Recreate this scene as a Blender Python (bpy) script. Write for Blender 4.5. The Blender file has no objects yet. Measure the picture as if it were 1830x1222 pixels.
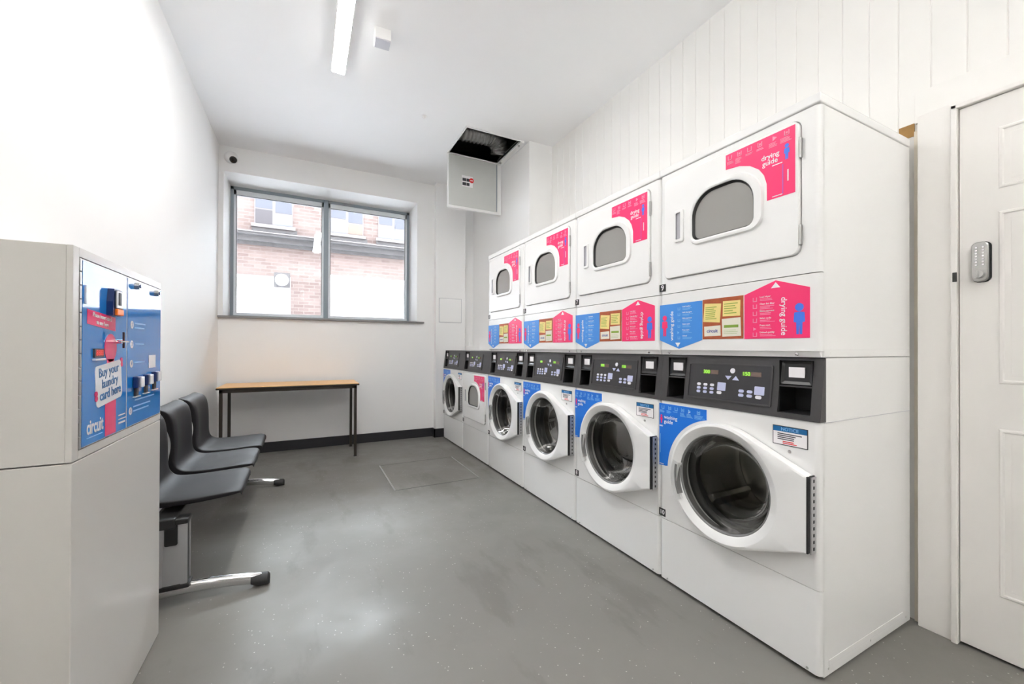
import bpy, bmesh, math, random
from mathutils import Vector, Matrix
random.seed(7)
SC = bpy.context.scene
COL = SC.collection
PI = math.pi

# ------------------------------------------------------------------ camera, world, exposure
F_PX, YAW, PITCH, ROLL = 723.29, 0.4723, 0.0042, 0.0031
CAM = Vector((-1.5219, -0.7299, 1.1069))
def cam_axes():
    r = Vector((math.cos(YAW), -math.sin(YAW), 0)); f = Vector((math.sin(YAW), math.cos(YAW), 0)); u = Vector((0, 0, 1))
    f2 = f*math.cos(PITCH) + u*math.sin(PITCH); u2 = u*math.cos(PITCH) - f*math.sin(PITCH)
    return r*math.cos(ROLL) + u2*math.sin(ROLL), u2*math.cos(ROLL) - r*math.sin(ROLL), f2
cr, cu, cf = cam_axes()
cd = bpy.data.cameras.new('camera'); cam = bpy.data.objects.new('camera', cd); COL.objects.link(cam)
cd.sensor_width = 36; cd.lens = F_PX/1830*36; cd.shift_y = 7.84/1830; cd.clip_start = 0.02; cd.clip_end = 200
cam.matrix_world = Matrix(((cr.x, cu.x, -cf.x, CAM.x), (cr.y, cu.y, -cf.y, CAM.y), (cr.z, cu.z, -cf.z, CAM.z), (0, 0, 0, 1)))
SC.camera = cam
SC.view_settings.view_transform = 'Standard'; SC.view_settings.look = 'None'
SC.view_settings.gamma = 1; SC.view_settings.use_curve_mapping = False
SC.view_settings.exposure = 3.3
W_ = bpy.data.worlds.new('sky'); SC.world = W_; W_.use_nodes = True
bg = W_.node_tree.nodes['Background']; bg.inputs[0].default_value = (0.86, 0.93, 1.0, 1); bg.inputs[1].default_value = 3.5
BATTEN_POWER = 7.8          # emission of the fluorescent diffusers
SC.cycles.use_denoising = True
SC.cycles.max_bounces = 10; SC.cycles.diffuse_bounces = 8; SC.cycles.glossy_bounces = 5
SC.cycles.transparent_max_bounces = 12; SC.cycles.sample_clamp_indirect = 6
SC.cycles.caustics_reflective = False; SC.cycles.caustics_refractive = False

# ------------------------------------------------------------------ materials
def mat(name, col, rough=0.5, metal=0.0, spec=0.5, coat=0.0, emit=None, es=0.0):
    m = bpy.data.materials.new(name); m.use_nodes = True
    b = m.node_tree.nodes['Principled BSDF']
    b.inputs['Base Color'].default_value = (*col, 1); b.inputs['Roughness'].default_value = rough
    b.inputs['Metallic'].default_value = metal; b.inputs['Specular IOR Level'].default_value = spec
    b.inputs['Coat Weight'].default_value = coat
    if emit: b.inputs['Emission Color'].default_value = (*emit, 1); b.inputs['Emission Strength'].default_value = es
    return m
def noisy(m, amt=0.06, scale=6, bump=0.0, bscale=60):
    nt = m.node_tree; b = nt.nodes['Principled BSDF']; c = b.inputs['Base Color'].default_value[:]
    tc = nt.nodes.new('ShaderNodeTexCoord'); n = nt.nodes.new('ShaderNodeTexNoise'); n.inputs['Scale'].default_value = scale
    n.inputs['Detail'].default_value = 4
    nt.links.new(tc.outputs['Object'], n.inputs['Vector'])
    mx = nt.nodes.new('ShaderNodeMix'); mx.data_type = 'RGBA'
    mx.inputs[6].default_value = (*[v*(1-amt) for v in c[:3]], 1); mx.inputs[7].default_value = (*[min(1, v*(1+amt)) for v in c[:3]], 1)
    nt.links.new(n.outputs['Fac'], mx.inputs[0]); nt.links.new(mx.outputs[2], b.inputs['Base Color'])
    if bump:
        n2 = nt.nodes.new('ShaderNodeTexNoise'); n2.inputs['Scale'].default_value = bscale
        nt.links.new(tc.outputs['Object'], n2.inputs['Vector'])
        bp = nt.nodes.new('ShaderNodeBump'); bp.inputs['Strength'].default_value = bump; bp.inputs['Distance'].default_value = 0.01
        nt.links.new(n2.outputs['Fac'], bp.inputs['Height']); nt.links.new(bp.outputs[0], b.inputs['Normal'])
    return m
M = {}
M['wall'] = noisy(mat('painted_plaster', (0.89, 0.887, 0.88), 0.6, spec=0.25), 0.012, 2, 0.05, 25)
M['ceil'] = noisy(mat('ceiling_paint', (0.89, 0.89, 0.895), 0.8, spec=0.2), 0.01, 2)
M['clad'] = noisy(mat('cladding_paint', (0.85, 0.84, 0.815), 0.45, spec=0.3), 0.012, 3)
M['doorp'] = noisy(mat('door_gloss_paint', (0.83, 0.81, 0.785), 0.3), 0.012, 3)
M['cream'] = mat('cream_trim_paint', (0.84, 0.78, 0.67), 0.5)
M['enamel'] = noisy(mat('white_enamel', (0.83, 0.83, 0.825), 0.22), 0.006, 3)
M['plast'] = mat('white_plastic', (0.84, 0.84, 0.835), 0.3)
M['greyring'] = mat('grey_plastic', (0.20, 0.20, 0.20), 0.25)
M['lock_recess'] = mat('shadow_grey_plastic', (0.50, 0.50, 0.53), 0.4)
M['console'] = noisy(mat('charcoal_plastic', (0.052, 0.050, 0.052), 0.42), 0.1, 30, 0.1, 300)
M['console_dk'] = mat('console_panel_film', (0.035, 0.034, 0.038), 0.3)
M['cup'] = mat('black_cup_plastic', (0.012, 0.012, 0.013), 0.35)
M['black'] = mat('black_plastic', (0.012, 0.012, 0.012), 0.4)
M['rubber'] = mat('black_rubber', (0.02, 0.02, 0.021), 0.6)
M['steel'] = noisy(mat('brushed_steel', (0.52, 0.52, 0.51), 0.28, 1.0), 0.05, 40)
M['chrome'] = mat('polished_chrome', (0.82, 0.82, 0.83), 0.09, 1.0)
M['drum'] = noisy(mat('drum_steel', (0.46, 0.45, 0.42), 0.26, 1.0), 0.2, 12)
M['gasket'] = mat('grey_rubber_gasket', (0.04, 0.04, 0.04), 0.35)
M['pink'] = mat('pink_sticker', (0.93, 0.03, 0.17), 0.3)
M['blue'] = mat('blue_sticker', (0.02, 0.19, 0.74), 0.3)
M['lblue'] = mat('light_blue_sticker', (0.05, 0.27, 0.76), 0.3)
M['kblue'] = mat('gloss_blue_panel', (0.010, 0.20, 0.60), 0.05, spec=0.6)
M['kpink'] = mat('gloss_pink_print', (0.78, 0.03, 0.16), 0.06)
M['kwhite'] = mat('gloss_white_print', (0.74, 0.76, 0.80), 0.06)
M['figblue'] = mat('figure_blue', (0.06, 0.19, 0.80), 0.35)
M['white'] = mat('white_print', (0.88, 0.86, 0.88), 0.4)
M['faint'] = mat('pale_pink_print', (0.93, 0.30, 0.45), 0.4)
M['faintb'] = mat('pale_blue_print', (0.22, 0.50, 0.86), 0.4)
M['cork'] = noisy(mat('cork_print', (0.42, 0.09, 0.025), 0.5), 0.3, 60)
M['yellow'] = mat('yellow_note_print', (0.86, 0.70, 0.26), 0.5)
M['paper'] = mat('paper_note_print', (0.80, 0.77, 0.66), 0.5)
M['green'] = mat('green_print', (0.25, 0.40, 0.05), 0.5)
M['ink'] = mat('dark_ink', (0.05, 0.05, 0.06), 0.5)
M['inkblue'] = mat('blue_ink', (0.03, 0.05, 0.35), 0.5)
M['red'] = mat('red_print', (0.75, 0.03, 0.03), 0.4)
M['notice'] = mat('notice_blue', (0.01, 0.14, 0.36), 0.4)
M['lcd'] = mat('display_window', (0.16, 0.11, 0.09), 0.2)
M['digit'] = mat('lit_green_digits', (0.1, 0.5, 0.02), 0.3, emit=(0.55, 1.0, 0.15), es=0.11)
M['digit_bg'] = mat('lit_display_glow', (0.05, 0.14, 0.01), 0.3, emit=(0.15, 0.4, 0.0), es=0.015)
M['rdigit'] = mat('lit_red_digits', (0.5, 0.02, 0.02), 0.3, emit=(1.0, 0.05, 0.03), es=0.05)
M['btn'] = mat('lilac_button', (0.55, 0.58, 0.80), 0.35)
M['btnw'] = mat('white_button', (0.80, 0.80, 0.86), 0.35)
M['kiosk'] = noisy(mat('kiosk_grey_enamel', (0.60, 0.585, 0.555), 0.30), 0.01, 3)
M['orange'] = mat('orange_plastic', (0.95, 0.22, 0.02), 0.3, emit=(1, 0.2, 0.02), es=0.01)
M['darkblue'] = mat('reader_dark_blue', (0.01, 0.03, 0.13), 0.3)
M['shell'] = noisy(mat('charcoal_seat_plastic', (0.012, 0.011, 0.013), 0.5, spec=0.28), 0.05, 40, 0.15, 500)
M['alu'] = mat('satin_aluminium', (0.50, 0.50, 0.51), 0.35, 0.5)
M['skirt'] = mat('dark_skirting', (0.022, 0.022, 0.026), 0.45)
M['wood'] = noisy(mat('beech_tabletop', (0.86, 0.50, 0.20), 0.35), 0.12, 9)
M['brownframe'] = mat('dark_brown_steel', (0.030, 0.022, 0.016), 0.4)
M['frame'] = mat('grey_window_frame', (0.30, 0.35, 0.39), 0.4)
M['sash'] = mat('white_window_sash', (0.86, 0.90, 0.93), 0.4)
M['sillm'] = mat('grey_sill', (0.24, 0.23, 0.23), 0.4)
M['sign_board'] = mat('sign_white_paint', (0.352, 0.352, 0.352), 0.5)
M['hatchgrey'] = noisy(mat('grey_board', (0.60, 0.61, 0.59), 0.45), 0.05, 5)
M['duct'] = noisy(mat('black_duct_foil', (0.28, 0.28, 0.28), 0.25, 0.6), 0.2, 15, 0.3, 40)
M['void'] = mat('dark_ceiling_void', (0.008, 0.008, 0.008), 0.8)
M['rawwood'] = noisy(mat('raw_timber', (0.36, 0.20, 0.06), 0.7), 0.3, 20)
M['tube'] = mat('lit_diffuser', (0.9, 0.9, 0.9), 0.4, emit=(1.0, 0.985, 0.955), es=BATTEN_POWER)
M['fill_up'] = mat('added_fill_up_glow', (0.9, 0.9, 0.9), 0.4, emit=(1.0, 0.985, 0.955), es=BATTEN_POWER*1.2)  # upward glow of the unseen battens added as room fill
M['fill_down'] = mat('added_fill_down_glow', (0.9, 0.9, 0.9), 0.4, emit=(1.0, 0.985, 0.955), es=BATTEN_POWER*0.02)  # weak downward glow of the same added battens
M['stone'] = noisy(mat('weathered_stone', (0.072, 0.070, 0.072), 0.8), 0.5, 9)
M['stonel'] = noisy(mat('pale_stone', (0.176, 0.166, 0.166), 0.8), 0.1, 3)
M['shopwhite'] = mat('white_shopfront_paint', (0.695, 0.695, 0.713), 0.6)
M['outglass'] = mat('street_window_glass', (0.085, 0.092, 0.112), 0.4)
M['outglass_dk'] = mat('street_window_dark_pane', (0.06, 0.056, 0.062), 0.5)
M['outglass_lt'] = mat('street_window_pale_pane', (0.139, 0.15, 0.176), 0.5)
M['asphalt'] = noisy(mat('high_bounce_paving', (0.65, 0.65, 0.66), 0.9), 0.1, 5)  # unseen street, made pale to bounce daylight up through the window

def floor_mat():
    m = mat('grey_safety_vinyl', (0.2, 0.2, 0.19), 0.3, spec=0.22); nt = m.node_tree; b = nt.nodes['Principled BSDF']; L = nt.links.new
    tc = nt.nodes.new('ShaderNodeTexCoord')
    def noise(scale, detail=4, rough=0.55):
        n = nt.nodes.new('ShaderNodeTexNoise'); n.inputs['Scale'].default_value = scale; n.inputs['Detail'].default_value = detail
        n.inputs['Roughness'].default_value = rough; L(tc.outputs['Object'], n.inputs['Vector']); return n
    def ramp(src, a, b_, ca, cb):
        r = nt.nodes.new('ShaderNodeValToRGB'); r.color_ramp.elements[0].position = a; r.color_ramp.elements[1].position = b_
        r.color_ramp.elements[0].color = (*ca, 1); r.color_ramp.elements[1].color = (*cb, 1); L(src, r.inputs[0]); return r
    big = ramp(noise(1.3, 5).outputs['Fac'], 0.35, 0.7, (0.192, 0.186, 0.172), (0.222, 0.214, 0.200))
    v = nt.nodes.new('ShaderNodeTexVoronoi'); v.inputs['Scale'].default_value = 40; v.inputs['Randomness'].default_value = 1; L(tc.outputs['Object'], v.inputs['Vector'])
    sp = ramp(v.outputs['Distance'], 0.065, 0.11, (1, 1, 1), (0, 0, 0))
    gate = ramp(noise(4.0, 2).outputs['Fac'], 0.44, 0.52, (0, 0, 0), (1, 1, 1))
    mu = nt.nodes.new('ShaderNodeMath'); mu.operation = 'MULTIPLY'; L(sp.outputs[0], mu.inputs[0]); L(gate.outputs[0], mu.inputs[1])
    mx = nt.nodes.new('ShaderNodeMix'); mx.data_type = 'RGBA'; L(mu.outputs[0], mx.inputs[0]); L(big.outputs[0], mx.inputs[6]); mx.inputs[7].default_value = (0.52, 0.50, 0.46, 1)
    # worn scuffs
    sc = ramp(noise(2.2, 8, 0.7).outputs['Fac'], 0.60, 0.70, (0, 0, 0), (0.35, 0.35, 0.35))
    mx2 = nt.nodes.new('ShaderNodeMix'); mx2.data_type = 'RGBA'; L(sc.outputs[0], mx2.inputs[0]); L(mx.outputs[2], mx2.inputs[6]); mx2.inputs[7].default_value = (0.18, 0.17, 0.155, 1)
    mp = nt.nodes.new('ShaderNodeMapping'); mp.inputs['Scale'].default_value = (2.6, 0.9, 1); mp.inputs['Rotation'].default_value = (0, 0, 0.35); L(tc.outputs['Object'], mp.inputs[0])
    n3 = nt.nodes.new('ShaderNodeTexNoise'); n3.inputs['Scale'].default_value = 1.1; n3.inputs['Detail'].default_value = 6; n3.inputs['Roughness'].default_value = 0.6; L(mp.outputs[0], n3.inputs['Vector'])
    st = ramp(n3.outputs['Fac'], 0.56, 0.62, (0, 0, 0), (0.30, 0.30, 0.30))
    mx3 = nt.nodes.new('ShaderNodeMix'); mx3.data_type = 'RGBA'; L(st.outputs[0], mx3.inputs[0]); L(mx2.outputs[2], mx3.inputs[6]); mx3.inputs[7].default_value = (0.115, 0.108, 0.092, 1)
    L(mx3.outputs[2], b.inputs['Base Color'])
    rr = ramp(noise(1.7, 6, 0.65).outputs['Fac'], 0.45, 0.68, (0.52,)*3, (0.30,)*3); L(rr.outputs[0], b.inputs['Roughness'])
    bp = nt.nodes.new('ShaderNodeBump'); bp.inputs['Strength'].default_value = 0.12; bp.inputs['Distance'].default_value = 0.003
    L(noise(18, 3).outputs['Fac'], bp.inputs['Height']); L(bp.outputs[0], b.inputs['Normal'])
    return m
M['floor'] = floor_mat()
def brick_mat():
    m = mat('pale_red_brick', (0.6, 0.4, 0.35), 0.85); nt = m.node_tree; b = nt.nodes['Principled BSDF']; L = nt.links.new
    tc = nt.nodes.new('ShaderNodeTexCoord'); mp = nt.nodes.new('ShaderNodeMapping'); mp.inputs['Rotation'].default_value = (PI/2, 0, 0)
    L(tc.outputs['Object'], mp.inputs[0])
    br = nt.nodes.new('ShaderNodeTexBrick'); br.inputs['Scale'].default_value = 1.0; br.inputs['Brick Width'].default_value = 0.24
    br.inputs['Row Height'].default_value = 0.085; br.inputs['Mortar Size'].default_value = 0.008
    br.inputs['Color1'].default_value = (0.075, 0.040, 0.034, 1); br.inputs['Color2'].default_value = (0.15, 0.105, 0.095, 1); br.inputs['Mortar'].default_value = (0.17, 0.15, 0.14, 1)
    L(mp.outputs[0], br.inputs['Vector'])
    n = nt.nodes.new('ShaderNodeTexNoise'); n.inputs['Scale'].default_value = 1.6; L(tc.outputs['Object'], n.inputs['Vector'])
    mx = nt.nodes.new('ShaderNodeMix'); mx.data_type = 'RGBA'; L(n.outputs['Fac'], mx.inputs[0]); L(br.outputs['Color'], mx.inputs[6]); mx.inputs[7].default_value = (0.16, 0.13, 0.12, 1)
    L(mx.outputs[2], b.inputs['Base Color']); return m
M['brick'] = brick_mat()
def glass_mat(name, tint, rough=0.02, ior=1.5, body=None, bf=0.0, refl=1.0):
    m = bpy.data.materials.new(name); m.use_nodes = True; nt = m.node_tree; nt.nodes.clear(); L = nt.links.new
    o = nt.nodes.new('ShaderNodeOutputMaterial'); t = nt.nodes.new('ShaderNodeBsdfTransparent'); t.inputs[0].default_value = (*tint, 1)
    g = nt.nodes.new('ShaderNodeBsdfGlossy'); g.inputs['Roughness'].default_value = rough; f = nt.nodes.new('ShaderNodeFresnel'); f.inputs['IOR'].default_value = ior
    src = t.outputs[0]
    if body:
        d = nt.nodes.new('ShaderNodeBsdfDiffuse'); d.inputs[0].default_value = (*body, 1); mb = nt.nodes.new('ShaderNodeMixShader')
        mb.inputs[0].default_value = bf; L(t.outputs[0], mb.inputs[1]); L(d.outputs[0], mb.inputs[2]); src = mb.outputs[0]
    mx = nt.nodes.new('ShaderNodeMixShader'); fm = nt.nodes.new('ShaderNodeMath'); fm.operation = 'MULTIPLY'; fm.inputs[1].default_value = refl; L(f.outputs[0], fm.inputs[0]); L(fm.outputs[0], mx.inputs[0]); L(src, mx.inputs[1]); L(g.outputs[0], mx.inputs[2]); L(mx.outputs[0], o.inputs[0])
    return m
M['pane'] = glass_mat('window_glass', (0.97, 0.98, 0.98), 0.0, 1.45)
M['porthole'] = glass_mat('porthole_glass', (0.68, 0.68, 0.66), 0.05, 1.38, refl=0.5)
M['dryglass'] = glass_mat('dryer_door_glass', (0.35, 0.36, 0.37), 0.07, 1.5, (0.40, 0.39, 0.375), 0.80)
M['domeglass'] = mat('smoked_dome', (0.01, 0.01, 0.01), 0.08)

# ------------------------------------------------------------------ mesh helpers
class MB:
    def __init__(s): s.bm = bmesh.new()
    def box(s, x0, x1, y0, y1, z0, z1, bev=0.0, seg=2, edges=None):
        r = bmesh.ops.create_cube(s.bm, size=1); vs = r['verts']
        for v in vs: v.co = Vector(((x0+x1)/2 + v.co.x*(x1-x0), (y0+y1)/2 + v.co.y*(y1-y0), (z0+z1)/2 + v.co.z*(z1-z0)))
        if bev > 0:
            es = set(e for v in vs for e in v.link_edges)
            if edges: es = [e for e in es if edges((e.verts[0].co + e.verts[1].co)/2, (e.verts[1].co - e.verts[0].co).normalized())]
            bmesh.ops.bevel(s.bm, geom=list(es), offset=bev, segments=seg, affect='EDGES', profile=0.5)
        return s
    def prism(s, poly, axis, a, b):
        def P(p, v): return (v, p[0], p[1]) if axis == 'x' else ((p[0], v, p[1]) if axis == 'y' else (p[0], p[1], v))
        A = [s.bm.verts.new(P(p, a)) for p in poly]; B = [s.bm.verts.new(P(p, b)) for p in poly]
        n = len(poly); s.bm.faces.new(A); s.bm.faces.new(B[::-1])
        for i in range(n): s.bm.faces.new((A[i], B[i], B[(i+1) % n], A[(i+1) % n]))
        return s
    def rings(s, rings, close=True, cap0=False, cap1=False):
        R = [[s.bm.verts.new(p) for p in r] for r in rings]
        for a, b in zip(R, R[1:]):
            n = len(a)
            for i in range(n if close else n-1):
                s.bm.faces.new((a[i], a[(i+1) % n], b[(i+1) % n], b[i]))
        if cap0: s.bm.faces.new(R[0][::-1])
        if cap1: s.bm.faces.new(R[-1])
        return s
    def cyl(s, p, d, r, L, n=24, r2=None):
        p = Vector(p); d = Vector(d).normalized(); q = d.to_track_quat('Z', 'Y'); r2 = r if r2 is None else r2
        f = lambda rr, t: [p + d*t + q @ Vector((rr*math.cos(2*PI*i/n), rr*math.sin(2*PI*i/n), 0)) for i in range(n)]
        return s.rings([f(r, 0), f(r2, L)], cap0=True, cap1=True)
    def lathe(s, c, prof, n=64, axis='x', cap=True):
        # prof: list of (offset along axis, radius)
        rs = []
        for t, r in prof:
            r = max(r, 1e-4)
            if axis == 'x': rs.append([(c[0]+t, c[1]+r*math.cos(2*PI*i/n), c[2]+r*math.sin(2*PI*i/n)) for i in range(n)])
            elif axis == 'y': rs.append([(c[0]+r*math.cos(2*PI*i/n), c[1]+t, c[2]+r*math.sin(2*PI*i/n)) for i in range(n)])
            else: rs.append([(c[0]+r*math.cos(2*PI*i/n), c[1]+r*math.sin(2*PI*i/n), c[2]+t) for i in range(n)])
        return s.rings(rs, cap0=False, cap1=cap)
    def tube(s, pts, r, n=12, sx=1.0, sy=1.0):
        pts = [Vector(p) for p in pts]; rs = []
        for i, p in enumerate(pts):
            d = (pts[min(i+1, len(pts)-1)] - pts[max(i-1, 0)]).normalized(); q = d.to_track_quat('Z', 'Y')
            rr = r[i] if isinstance(r, (list, tuple)) else r
            rs.append([p + q @ Vector((rr*sx*math.cos(2*PI*k/n), rr*sy*math.sin(2*PI*k/n), 0)) for k in range(n)])
        return s.rings(rs, cap0=True, cap1=True)
    def build(s, name, m, parent=None, smooth=None, recalc=True):
        if recalc: bmesh.ops.recalc_face_normals(s.bm, faces=s.bm.faces)
        me = bpy.data.meshes.new(name); s.bm.to_mesh(me); s.bm.free()
        if m: me.materials.append(m)
        if smooth:
            me.polygons.foreach_set('use_smooth', [True]*len(me.polygons)); me.set_sharp_from_angle(angle=math.radians(smooth))
        o = bpy.data.objects.new(name, me); COL.objects.link(o)
        if parent: o.parent = parent
        return o
def tag(o, label=None, cat=None, group=None, kind=None):
    if label: o['label'] = label
    if cat: o['category'] = cat
    if group: o['group'] = group
    if kind: o['kind'] = kind
    return o
def thing(name, loc, label=None, cat=None, group=None, kind=None, rz=0):
    o = bpy.data.objects.new(name, None); COL.objects.link(o); o.location = loc; o.rotation_euler = (0, 0, rz); o.empty_display_size = 0.1
    return tag(o, label, cat, group, kind)
def copy_tree(o, parent=None):
    c = o.copy(); COL.objects.link(c); c.parent = parent
    for ch in list(o.children): copy_tree(ch, c)
    return c
def text_bm(bm, txt, size, frame, align='CENTER', bold=0.0, depth=0.0004, sx=1.0):
    cu = bpy.data.curves.new('t', 'FONT'); cu.body = txt; cu.size = size; cu.align_x = align; cu.align_y = 'CENTER'
    cu.extrude = depth; cu.offset = bold*size; cu.resolution_u = 3
    o = bpy.data.objects.new('t', cu); me = bpy.data.meshes.new_from_object(o)
    me.transform(frame @ Matrix.Diagonal((sx, 1, 1, 1))); bm.from_mesh(me)
    bpy.data.objects.remove(o); bpy.data.curves.remove(cu); bpy.data.meshes.remove(me)
def frame_negx(x, y, z, rot=0):      # lettering that faces -X (viewed from the aisle)
    return Matrix.Translation((x, y, z)) @ Matrix(((0, 0, -1, 0), (-1, 0, 0, 0), (0, 1, 0, 0), (0, 0, 0, 1))) @ Matrix.Rotation(rot, 4, 'Z')
def frame_posx(x, y, z, rot=0):
    return Matrix.Translation((x, y, z)) @ Matrix(((0, 0, 1, 0), (1, 0, 0, 0), (0, 1, 0, 0), (0, 0, 0, 1))) @ Matrix.Rotation(rot, 4, 'Z')
def frame_negy(x, y, z, rot=0):
    return Matrix.Translation((x, y, z)) @ Matrix(((1, 0, 0, 0), (0, 0, -1, 0), (0, 1, 0, 0), (0, 0, 0, 1))) @ Matrix.Rotation(rot, 4, 'Z')
def arc(cx, cy, r, a0, a1, n):
    return [(cx + r*math.cos(math.radians(a0+(a1-a0)*i/n)), cy + r*math.sin(math.radians(a0+(a1-a0)*i/n))) for i in range(n+1)]
def rrect(x0, x1, y0, y1, r, n=6, rr=None):
    r4 = rr or (r, r, r, r)   # corners: (x1,y1),(x0,y1),(x0,y0),(x1,y0)
    out = []
    for (cx, cy, a), q in zip(((x1, y1, 0), (x0, y1, 90), (x0, y0, 180), (x1, y0, 270)), r4):
        sx = -1 if cx == x1 else 1; sy = -1 if cy == y1 else 1
        out += arc(cx+sx*q, cy+sy*q, q, a, a+90, n)
    return out
def struct(mb, name, m, smooth=None):
    return tag(mb.build(name, m, None, smooth), kind='structure')

# ------------------------------------------------------------------ room shell
H = 3.16; XL = -2.31; XR = 0.71; YB = 4.26; YR = -4.2; W = 0.683
struct(MB().box(XL-0.2, 1.0, YR-0.2, 4.9, -0.12, 0), 'floor', M['floor'])
# ceiling with the square access opening
HX0, HX1, HY0, HY1 = -0.195, 0.365, 2.80, 3.34
mb = MB()
for a in ((XL-0.2, HX0, YR-0.2, 4.9), (HX1, 1.0, YR-0.2, 4.9), (HX0, HX1, YR-0.2, HY0), (HX0, HX1, HY1, 4.9)): mb.box(*a, H, H+0.03)
struct(mb, 'ceiling', M['ceil'])
struct(MB().box(XL-0.2, XL, YR-0.2, 4.9, 0, H), 'wall_left', M['wall'])
struct(MB().box(XL, XR, YR-0.2, YR, 0, H), 'wall_rear', mat('rear_wall_low_bounce_grey', (0.32, 0.315, 0.30), 0.6))  # unseen wall, darkened to cut the light it bounces forward
# window wall: opening X -2.265..-0.30, Z 1.43..2.90
WX0, WX1, WZ0, WZ1, WY = -2.268, -0.295, 1.425, 2.90, 4.70
mb = MB().box(XL, XR+0.02, YB, 4.9, 0, WZ0).box(XL, XR+0.02, YB, 4.9, WZ1, H).box(XL, WX0, YB, 4.9, WZ0, WZ1).box(WX1, XR+0.02, YB, 4.9, WZ0, WZ1)
struct(mb, 'wall_back', M['wall'])
struct(MB().box(-0.080, 0.305, 4.17, YB, 0, H, 0.004), 'wall_pier', M['wall'])
struct(MB().box(0.445, XR, 2.755, YB, 1.131, H, 0.003), 'wall_boxing', M['wall'])
struct(MB().box(0.306, XR, 2.735, YB, 1.0785, 1.131, 0.002), 'trim_ledge', M['wall'])
# tongue and groove clad right wall
pts = [(XR+0.2, YR), (XR, YR)]
y = -4.151
while y < YB-0.05:
    pts += [(XR, y-0.003), (XR+0.0035, y-0.0006), (XR+0.0035, y+0.0006), (XR, y+0.003)]; y += 0.1
pts += [(XR, YB), (XR+0.2, YB)]
struct(MB().prism(pts, 'z', 0, H), 'wall_right', M['clad'])
# flat boarding over and beside the door
struct(MB().box(0.700, 0.712, YR, -0.006, 2.03, 2.155, 0.001), 'trim_door_head', M['clad'])
struct(MB().box(0.672, 0.712, -0.128, -0.022, 0, 2.045, 0.002), 'trim_door_side', M['doorp'])
struct(MB().box(0.700, 0.713, -0.022, -0.003, 0, 2.0), 'trim_cream_strip', M['cream'])
struct(MB().box(0.660, 0.712, -0.136, -0.118, 0, 2.035, 0.003), 'trim_door_post', M['doorp'])
struct(MB().box(0.660, 0.712, -0.99, -0.118, 2.016, 2.032, 0.003), 'trim_door_lintel', M['doorp'])
hole = MB().box(0.704, 0.7125, -0.002, 0.046, 1.985, 2.036)
tag(hole.build('timber_batten', M['rawwood']), 'raw brown timber end showing behind the top of dryer 9', 'timber')
# skirting
struct(MB().box(XL, -0.1, YB-0.014, YB, 0, 0.105, 0.002).box(-0.1, -0.086, 4.156, YB, 0, 0.105).box(-0.1, 0.1, 4.156, 4.17, 0, 0.105), 'baseboard_back', M['skirt'])
struct(MB().box(XL, XL+0.014, YR, YB-0.014, 0, 0.105, 0.002), 'baseboard_left', M['skirt'])

# door (mostly outside the frame to the right)
d = thing('door_1', (0, 0, 0), kind='structure')
mb = MB()
DX = 0.676; dy0, dy1 = -0.965, -0.1385
mb.box(DX, DX+0.03, dy0, dy1, 0.012, 2.013, 0.0015)
mb.build('door_leaf', M['doorp'], d)
def molding(y0, y1, z0, z1):
    mb = MB(); R = []
    for off, x in ((0, DX-0.0002), (0.004, DX-0.004), (0.010, DX-0.004), (0.018, DX+0.004), (0.030, DX+0.0005)):
        R.append([(x, y0+off, z0+off), (x, y1-off, z0+off), (x, y1-off, z1-off), (x, y0+off, z1-off)])
    R[-1] = [(DX-0.0004, *p[1:]) for p in R[-1]]
    mb.rings(R, cap1=True); return mb
for y0, y1 in ((-0.53, -0.235), (-0.87, -0.575)):
    for z0, z1 in ((0.23, 0.825), (0.985, 1.60), (1.68, 1.90)): molding(y0, y1, z0, z1).build('door_panel', M['doorp'], d)
MB().box(0.657, 0.6605, -0.1365, -0.1245, 1.362, 1.397, 0.001).build('strike_plate', M['gasket'], d)
# push-button lock on the door
lk = thing('keypad_lock', (DX, -0.196, 1.35), 'grey metal push-button keypad lock on the white door', 'lock')
mb = MB().prism(rrect(-0.024, 0.024, 0.002, 0.149, 0.018), 'x', 0.0, -0.004); mb.build('backing_plate', M['black'], lk)
mb = MB()
o0 = rrect(-0.020, 0.0225, 0.004, 0.148, 0.017); o1 = rrect(-0.017, 0.0195, 0.007, 0.145, 0.015)
mb.rings([[(-0.004, *p) for p in o0], [(-0.018, *p) for p in o0], [(-0.021, *p) for p in o1]], cap1=True); mb.build('lock_body', M['steel'], lk, 35)
for c in (-0.008, 0.009):
    for k in range(7): MB().cyl((-0.021, c, 0.064+0.0105*k), (-1, 0, 0), 0.0035, 0.004, 10, 0.003).build('lock_button', M['chrome'], lk, 40)
MB().cyl((-0.020, 0.002, 0.030), (-1, 0, 0), 0.016, 0.018, 24, 0.014).box(-0.041, -0.037, -0.001, 0.005, 0.018, 0.042, 0.001).build('lock_knob', M['steel'], lk, 40)

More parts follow.
